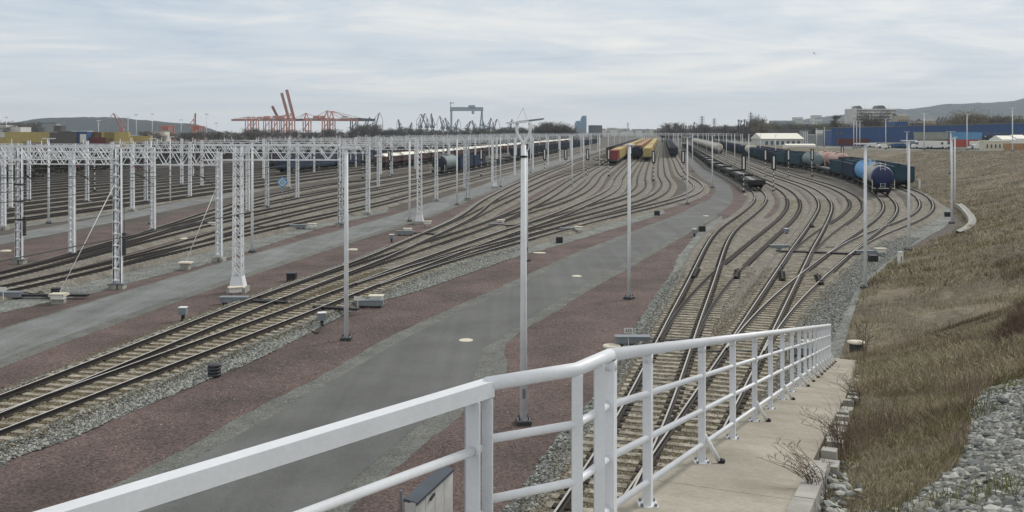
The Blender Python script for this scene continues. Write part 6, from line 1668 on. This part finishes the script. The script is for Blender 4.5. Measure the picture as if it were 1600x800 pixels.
# ================================================================ city on the horizon
r_ = empty('twin_towers', ((908-800)*2600/FPX, 2600, GZ)); PR(r_, label='pair of blue-grey curved glass towers on the skyline', category='building')
for (a, b, top, sh) in ((-9.5, -.5, 188.5, 'l'), (-.5, 8.5, 180.5, 'r')):
    s_ = 2600/FPX; w0, w1 = a*s_, b*s_; h = CAMH-(top-HOR)*s_
    mb = MB('glass_far'); nfl = 14
    for k in range(nfl):
        z0 = h*k/nfl; z1 = h*(k+.9)/nfl; f = max(0, (k/nfl-.72)/.28)**2
        x0 = w0+(w1-w0)*(.45*f if sh == 'l' else .5*f); x1 = w1-(w1-w0)*(.25*f if sh == 'l' else .05*f)
        mb.box(x0, x1, 0, 22, z0, z1); mb.box(x0+.6, x1-.6, .6, 21, z1, h*(k+1)/nfl, 'wall_grey')
    mb.build('tower', r_)
block('office_building', 921, 941, 196, 206, 1400, 20, 'wall_dark', 'grey-brown framed building right of the glass towers', win=(3, 7, .5, .6))
for px, w_, py, Y, m, lb in ((907, 16, 201, 1500, 'wall_grey', 'low grey block below the glass towers'), (957, 14, 200, 1900, 'wall_white', 'pale block on the skyline left of the container trains'), (974, 18, 201, 1900, 'wall_white', 'second pale block on the skyline'), (1000, 22, 202, 2000, 'wall_grey', 'long grey block above the yellow container trains'), (1022, 16, 202.5, 2000, 'wall_beige', 'beige block on the skyline above the yellow containers'), (1034, 10, 200.5, 2100, 'wall_grey', 'small grey block left of the poplars'), (940, 14, 203, 1800, 'wall_beige', 'low beige block right of the framed building')):
    block('city_block', px-w_/2, px+w_/2, py, 206, Y, 25, m, lb, win=(3, 6, .4, .55), wm='glass_far')
rt = random.Random(9)
for k in range(26):
    px = 930+k*4.6; w_ = rt.uniform(5, 10); Y = rt.uniform(1500, 2400)
    block('city_house', px-w_/2, px+w_/2, rt.uniform(202.5, 205.5), 207, Y, 15, rt.choice(['wall_white', 'wall_grey', 'wall_beige', 'wall_dark']), 'tiny house on the hazy skyline above the container trains', roof=rt.choice(['roof_grey', 'c_maroon']), group='tiny skyline houses', gable=2)

# ---------------------------------------------------------------- hills
def hills(name, prof, Y, depth, m, amp=3):
    mb = MB(m); nx = 240; ny = 10
    xs_ = np.linspace(prof[0][0], prof[-1][0], nx); hs_ = np.interp(xs_, [p[0] for p in prof], [p[1] for p in prof])
    for j in range(ny):
        f = j/(ny-1)
        for i in range(nx):
            top = CAMH-(hs_[i]-HOR)*(Y+depth*.6)/FPX
            s_ = math.sin(min(1, f/.6)*math.pi/2) if f < .6 else math.cos((f-.6)/.4*math.pi/2)
            x = (xs_[i]-800)*(Y+depth*.6)/FPX; y = Y+depth*f
            z = GZ-1+(top-GZ+1)*max(0, s_)+(mn.fractal(Vector((x*.006, y*.006, 0)), 1, 2, 5)*amp*4*s_+ mn.noise(Vector((x*.06, y*.06, 4)))*amp*s_)*(1 if hs_[i] < 204 else 0)
            mb.v.append((x, y, z))
    for j in range(ny-1):
        for i in range(nx-1):
            a = j*nx+i; mb.f.append((a, a+1, a+nx+1, a+nx)); mb.m.append(m); mb.sm.append(False)
    me = mb.mesh(name)
    if me.polygons[nx].normal.z < 0: me.flip_normals()
    return struct(obj(name, me))
hills('hill', [(44, 207), (50, 193), (58, 187), (72, 184.5), (100, 184), (125, 183), (150, 183.5), (180, 184.5), (215, 187), (240, 189), (270, 191), (295, 193), (315, 199), (330, 207)], 2500, 500, 'hill', 1.3)
hills('hill', [(-60, 196), (0, 193), (15, 192), (40, 193), (52, 197), (60, 207)], 3000, 400, 'hill', 1.5)
hills('hill', [(1190, 207), (1225, 195), (1262, 186), (1290, 181), (1330, 178), (1370, 174), (1402, 170.5), (1420, 171.5), (1440, 169), (1470, 164.5), (1500, 162), (1540, 161), (1565, 159), (1580, 156.5), (1600, 152), (1640, 146), (1700, 140)], 3300, 900, 'hill', 2.0)
hills('hill', [(1380, 207), (1410, 199), (1440, 192), (1470, 188), (1520, 181), (1560, 183), (1600, 180), (1680, 178)], 1500, 400, 'hill_brown', .9)
hills('hill', [(1040, 206.5), (1090, 200), (1130, 197), (1170, 198.5), (1210, 199), (1260, 202), (1300, 206)], 3200, 500, 'hill', 1)

# ---------------------------------------------------------------- port cranes
def crane_part(r_, nm, segs, w_, m):
    mb = MB(m)
    for a, b in segs: mb.bar(a, b, w_, w_)
    return mb.build(nm, r_)
def truss_seg(a, b, dep, n):
    a = Vector(a); b = Vector(b); d = (b-a).normalized(); up = Vector((0, 0, 1)); u = (up-d*d.dot(up)); u = (u.normalized() if u.length > .05 else Vector((1, 0, 0)))*dep
    S_ = [(a, b), (a+u, b+u)]
    for k in range(n):
        p = a+(b-a)*k/n; q = a+(b-a)*(k+.5)/n; r2 = a+(b-a)*(k+1)/n; S_ += [(p, q+u), (q+u, r2)]
    return S_
def sts_crane(px, Y, s_, lb, up=False, m='crane_orange', flip=1, reach_px=55, top=None, group='orange container cranes'):
    """ship-to-shore crane seen from the side. s_ = metres per photo pixel there"""
    x0 = (px-800)*Y/FPX; r_ = empty('container_crane', (x0, Y, GZ)); PR(r_, label=lb, category='crane', group=group)
    w_ = 9*s_; hb = CAMH-(188-HOR)*Y/FPX; hg = hb; wd = 1.6
    for sx in (-1, 1):
        for yy in (0, 18): crane_part(r_, 'leg', [((sx*w_/2, yy, 0), (sx*w_/2, yy, hg))], wd, m)
    crane_part(r_, 'cross_beam', [((-w_/2, 0, hg*.38), (w_/2, 0, hg*.38)), ((-w_/2, 18, hg*.38), (w_/2, 18, hg*.38)), ((-w_/2, 0, hg*.38), (w_/2, 0, hg*.9)), ((-w_/2, 0, hg), (-w_/2, 18, hg)), ((w_/2, 0, hg), (w_/2, 18, hg))], wd*.8, m)
    crane_part(r_, 'girder', truss_seg((-flip*22*s_, 9, hg), (flip*w_/2, 9, hg), 3.5, 10), 1.1, m)
    ap = CAMH-((top or 168)-HOR)*Y/FPX
    crane_part(r_, 'apex_frame', [((flip*w_/2, 9, hg), (flip*w_*.15, 9, ap)), ((-flip*w_/2, 9, hg), (flip*w_*.15, 9, ap)), ((flip*w_/2, 3, hg), (flip*w_*.15, 9, ap))], 1.3, m)
    if up:
        tip = CAMH-(up-HOR)*Y/FPX; dx = flip*(w_/2+ -9*s_*0)-flip*0
        crane_part(r_, 'boom', truss_seg((flip*w_/2, 9, hg), (flip*w_/2-9*s_*1.35, 9, tip), 3.2, 14), 1.5, m)
        crane_part(r_, 'stay', [((flip*w_*.15, 9, ap), (flip*w_/2-9*s_*.8, 9, hg+(tip-hg)*.6)), ((flip*w_*.15, 9, ap), (-flip*22*s_, 9, hg+3))], .6, m)
    else:
        crane_part(r_, 'boom', truss_seg((flip*w_/2, 9, hg), (flip*(w_/2+reach_px*s_), 9, hg-.5), 3, 16), 1.1, m)
        crane_part(r_, 'stay', [((flip*w_*.15, 9, ap), (flip*(w_/2+reach_px*s_*.45), 9, hg+3)), ((flip*w_*.15, 9, ap), (flip*(w_/2+reach_px*s_*.9), 9, hg+3)), ((flip*w_*.15, 9, ap), (-flip*22*s_, 9, hg+3))], .7, m)
    mb = MB('wall_white' if m == 'crane_dark' else m); mb.box(-flip*16*s_-4, -flip*16*s_+6, 5, 13, hg+3, hg+8); mb.build('machinery_house', r_)
sY = 1500; s1 = sY/FPX
sts_crane(452, sY, s1, 'orange container crane with the highest raised boom', up=140, flip=1, top=176)
sts_crane(444, sY+40, s1, 'orange container crane with the second highest raised boom, slightly left', up=145, flip=1, top=178)
sts_crane(429, sY+160, s1, 'orange container crane with a shorter raised boom left of the two tallest', up=166, flip=1, top=180)
sts_crane(508, sY, s1, 'dark-legged container crane with boom lowered to the right', flip=1, reach_px=45, top=172)
sts_crane(516, sY+60, s1, 'second lowered container crane with long stays to the right', flip=1, reach_px=55, top=173)
sts_crane(552, sY+40, s1, 'grey container crane whose boom ends farthest right', flip=1, reach_px=28, top=184, m='crane_dark')
sts_crane(478, sY+80, s1, 'orange container crane with girder behind the raised booms', flip=-1, reach_px=18, top=176)
for k, (px, lb) in enumerate(((388, 'left one of the pale orange cranes with boom reaching left'), (396, 'second of the pale orange cranes, close to the left one'), (416, 'right one of the pale orange cranes'))):
    sts_crane(px, 1900+k*30, 1900/FPX, lb, flip=-1, reach_px=24, top=182, group='orange container cranes')
def jib(px, pyt, Y, lb, m='crane_grey', flip=1, base=203, reach=14):
    s_ = Y/FPX; q_ = s_/1.2; x0 = (px-800)*s_; r_ = empty('harbour_crane', (x0, Y, GZ)); PR(r_, label=lb, category='crane', group='harbour jib cranes')
    zt_ = CAMH-(pyt-HOR)*s_; zb = zt_*.36
    crane_part(r_, 'tower', [((-3.5, 0, 0), (-1.5, 0, zb)), ((3.5, 0, 0), (1.5, 0, zb)), ((-3.5, 0, 0), (1.5, 0, zb)), ((0, 0, zb), (0, 0, zt_*.8))], 1.5*q_, m)
    mb = MB(m); mb.box(-4*q_, 4*q_, -3*q_, 3*q_, zb, zb+5*q_); mb.build('cabin', r_)
    crane_part(r_, 'jib', truss_seg((flip*2*q_, 0, zb+4*q_), (flip*reach*s_*.6, 0, zt_), 1.4*q_, 8), .8*q_, m)
    crane_part(r_, 'fly_jib', [((flip*reach*s_*.6, 0, zt_), (flip*reach*s_, 0, zt_*.72)), ((0, 0, zt_*.8), (flip*reach*s_*.6, 0, zt_)), ((flip*reach*s_, 0, zt_*.72), (flip*reach*s_, 0, zt_*.35))], .7*q_, m)
    crane_part(r_, 'counter_jib', [((0, 0, zt_*.8), (-flip*5, 0, zb+5)), ((0, 0, zt_*.55), (-flip*8, 0, zt_*.5))], 1.0*q_, m)
for px, pyt, fl, re, lb, m in ((572, 183, 1, 10, 'slim harbour crane left of the orange crane booms end', 'crane_dark'), (586, 176, 1, 12, 'steep grey jib crane right of the container cranes', 'crane_grey'), (625, 186, -1, 5, 'small crane with a pale mast on the skyline', 'crane_grey'), (641, 191, 1, 4, 'tiny crane right of the pale mast', 'crane_grey'),
                   (667, 178, -1, 16, 'jib crane leaning left of the shipyard gantry', 'crane_grey'), (657, 177, 1, 12, 'jib crane with a long arm to the right, left of the gantry', 'crane_grey'), (676, 177, -1, 4, 'upright dark crane tower left of the gantry', 'crane_dark'), (692, 181, -1, 9, 'crane leaning left right next to the gantry leg', 'crane_grey'), (700, 184, -1, 8, 'second crane leaning left at the gantry leg', 'crane_dark'),
                   (712, 186, 1, 8, 'crane inside the gantry opening, left side', 'crane_grey'), (730, 189, 1, 9, 'low crane under the gantry beam', 'crane_dark'), (742, 188, -1, 8, 'crane inside the gantry opening, right side', 'crane_grey'), (764, 184, 1, 6, 'crane right of the shipyard gantry', 'crane_grey'), (771, 186, 1, 10, 'rightmost crane with arm pointing right', 'crane_grey'), (758, 190, -1, 6, 'small crane at the right gantry leg', 'crane_grey'),
                   (797, 186, 1, 6, 'pale crane tip behind the forked lamp head', 'crane_grey')):
    jib(px, pyt, 1750+random.uniform(-60, 60), lb, m, fl, reach=re)
jib(190, 176.5, 900, 'pale red mobile crane with boom leaning left above the left containers', 'crane_orange', -1, reach=22)
jib(303, 176, 850, 'red mobile crane with a near vertical boom', 'crane_orange', 1, reach=3)
# small red gantries near the left
for px, Y, w_, lb in ((258, 800, 20, 'red yard gantry left of the red mobile crane'), (307, 820, 16, 'red yard gantry below the red mobile crane')):
    s_ = Y/FPX; r_ = empty('yard_gantry', ((px-800)*s_, Y, GZ)); PR(r_, label=lb, category='crane'); zt_ = CAMH-(197-HOR)*s_; w2 = w_*s_/2
    for sx in (-1, 1): crane_part(r_, 'leg', [((sx*w2, 0, 0), (sx*w2*.8, 0, zt_)), ((sx*w2, 8, 0), (sx*w2*.8, 8, zt_))], .9, 'crane_orange')
    crane_part(r_, 'girder', [((-w2, 0, zt_), (w2, 0, zt_)), ((-w2, 8, zt_), (w2, 8, zt_)), ((-w2*.9, 0, zt_*.5), (w2*.9, 0, zt_*.5))], 1.1, 'crane_orange')
    mb = MB('crane_orange'); mb.box(-w2*.6, w2*.4, 2, 6, zt_-3, zt_+1); mb.build('cabin', r_)
# shipyard gantry
Y = 1850; s_ = Y/FPX; r_ = empty('shipyard_gantry', ((729-800)*s_, Y, GZ)); PR(r_, label='huge pale grey shipyard gantry crane spanning the skyline', category='crane')
Z = lambda py: CAMH-(py-HOR)*s_
mb = MB('gantry_grey'); mb.box(-26*s_, 26*s_, 0, 10, Z(173), Z(167)); mb.build('girder', r_)
mb = MB('gantry_grey'); mb.box(-25.5*s_, -22.5*s_, 0, 8, 0, Z(172)); mb.build('leg', r_)
crane_part(r_, 'leg', [((24*s_, 4, Z(172)), (19*s_, 4, 0)), ((24*s_, 4, Z(172)), (26*s_, 4, 0)), ((20.5*s_, 4, Z(195)), (25.6*s_, 4, Z(195)))], 2.6, 'gantry_grey')
mb = MB('gantry_grey'); mb.box(3*s_, 13*s_, -2, 12, Z(167), Z(164)); mb.build('trolley', r_)
mb = MB('gantry_grey'); mb.box(8*s_, 12*s_, -2, 2, Z(178), Z(173)); mb.build('hoist', r_)
crane_part(r_, 'mast', [((-25*s_, 4, Z(167)), (-25*s_, 4, Z(159))), ((-27*s_, 4, Z(160.5)), (-20*s_, 4, Z(160.5)))], 1.2, 'crane_dark')
# high masts and pylons
for k, (px, pyt, Y) in enumerate(((213, 178, 900), (238, 177, 900), (200, 183, 950), (323, 177, 880), (338, 191, 900), (283, 186, 950), (10, 182, 900), (154, 187, 900), (405, 185, 1300), (428, 184, 1300))):
    s_ = Y/FPX; zt_ = CAMH-(pyt-HOR)*s_
    mb = MB('galv'); mb.tube([(0, 0, 0), (0, 0, zt_)], .38, 6, r2=.2); mb.box(-1.8, 1.8, -.3, .3, zt_-.8, zt_)
    o = mb.build('high_mast', loc=((px-800)*s_, Y, GZ)); PR(o, label='thin floodlight mast on the left skyline above the container yard', category='mast', group='floodlight masts of the port')
def pylon(px, pyt, Y, lb):
    s_ = Y/FPX; h = CAMH-(pyt-HOR)*s_; r_ = empty('pylon', ((px-800)*s_, Y, GZ)); PR(r_, label=lb, category='pylon', group='power pylons')
    S_ = []
    for sx in (-1, 1):
        for sy in (-1, 1): S_.append(((sx*2.4, sy*2.4, 0), (sx*.4, sy*.4, h)))
    for k in range(8):
        a = h*k/8; b = h*(k+1)/8; wa = 2.4-2*k/8; wb = 2.4-2*(k+1)/8; S_ += [((-wa, -wa, a), (wb, -wb, b)), ((wa, -wa, a), (-wb, -wb, b))]
    crane_part(r_, 'tower', S_, .3, 'crane_grey')
    for f in (.72, .82, .92): crane_part(r_, 'cross_arm', [((-4, 0, h*f), (4, 0, h*f)), ((-4, 0, h*f), (0, 0, h*f+1.5)), ((4, 0, h*f), (0, 0, h*f+1.5))], .3, 'crane_grey')
pylon(1097, 180.5, 1300, 'left power pylon above the poplars'); pylon(1116, 184, 1500, 'middle power pylon, fainter'); pylon(1173, 174.5, 1300, 'tallest power pylon left of the big dark tree'); pylon(981, 191, 2300, 'faint pylon on the skyline left of the container train end')
# bird
mb = MB('dark'); mb.add([(-.0, 0, 0), (.16, 0, .05), (.42, .05, .18), (.2, .12, .02), (-.16, 0, .05), (-.42, .05, .18), (-.2, .12, .02), (0, -.22, .0), (0, .25, .0), (0, 0, -.07), (0, 0, .07)],
   [(0, 1, 2, 3), (0, 4, 5, 6), (7, 9, 8), (7, 8, 10), (7, 1, 9), (9, 4, 7), (8, 9, 3), (8, 6, 9), (10, 8, 1), (10, 4, 8), (7, 10, 1), (7, 4, 10)])
o = mb.build('bird', loc=((1272.5-800)*150/FPX, 150, CAMH+(HOR-84)*150/FPX)); PR(o, label='small dark bird flying in the cloudy sky', category='bird')
o.rotation_euler = (.6, .5, .4)

# ---------------------------------------------------------------- haze
hz = bpy.data.materials.new('haze'); hz.use_nodes = True; ht = hz.node_tree; ht.nodes.clear()
ho = ht.nodes.new('ShaderNodeOutputMaterial'); hv = ht.nodes.new('ShaderNodeVolumePrincipled'); hv.inputs['Density'].default_value = 0.00011
hv.inputs['Color'].default_value = (0.76, 0.89, 1.0, 1); hv.inputs['Anisotropy'].default_value = 0.2
ht.links.new(hv.outputs[0], ho.inputs['Volume']); MATS['haze'] = hz
mb = MB('haze'); mb.box(-far-60, far+60, -120, far+60, -3, 185); o = mb.build('haze'); stuff(o)
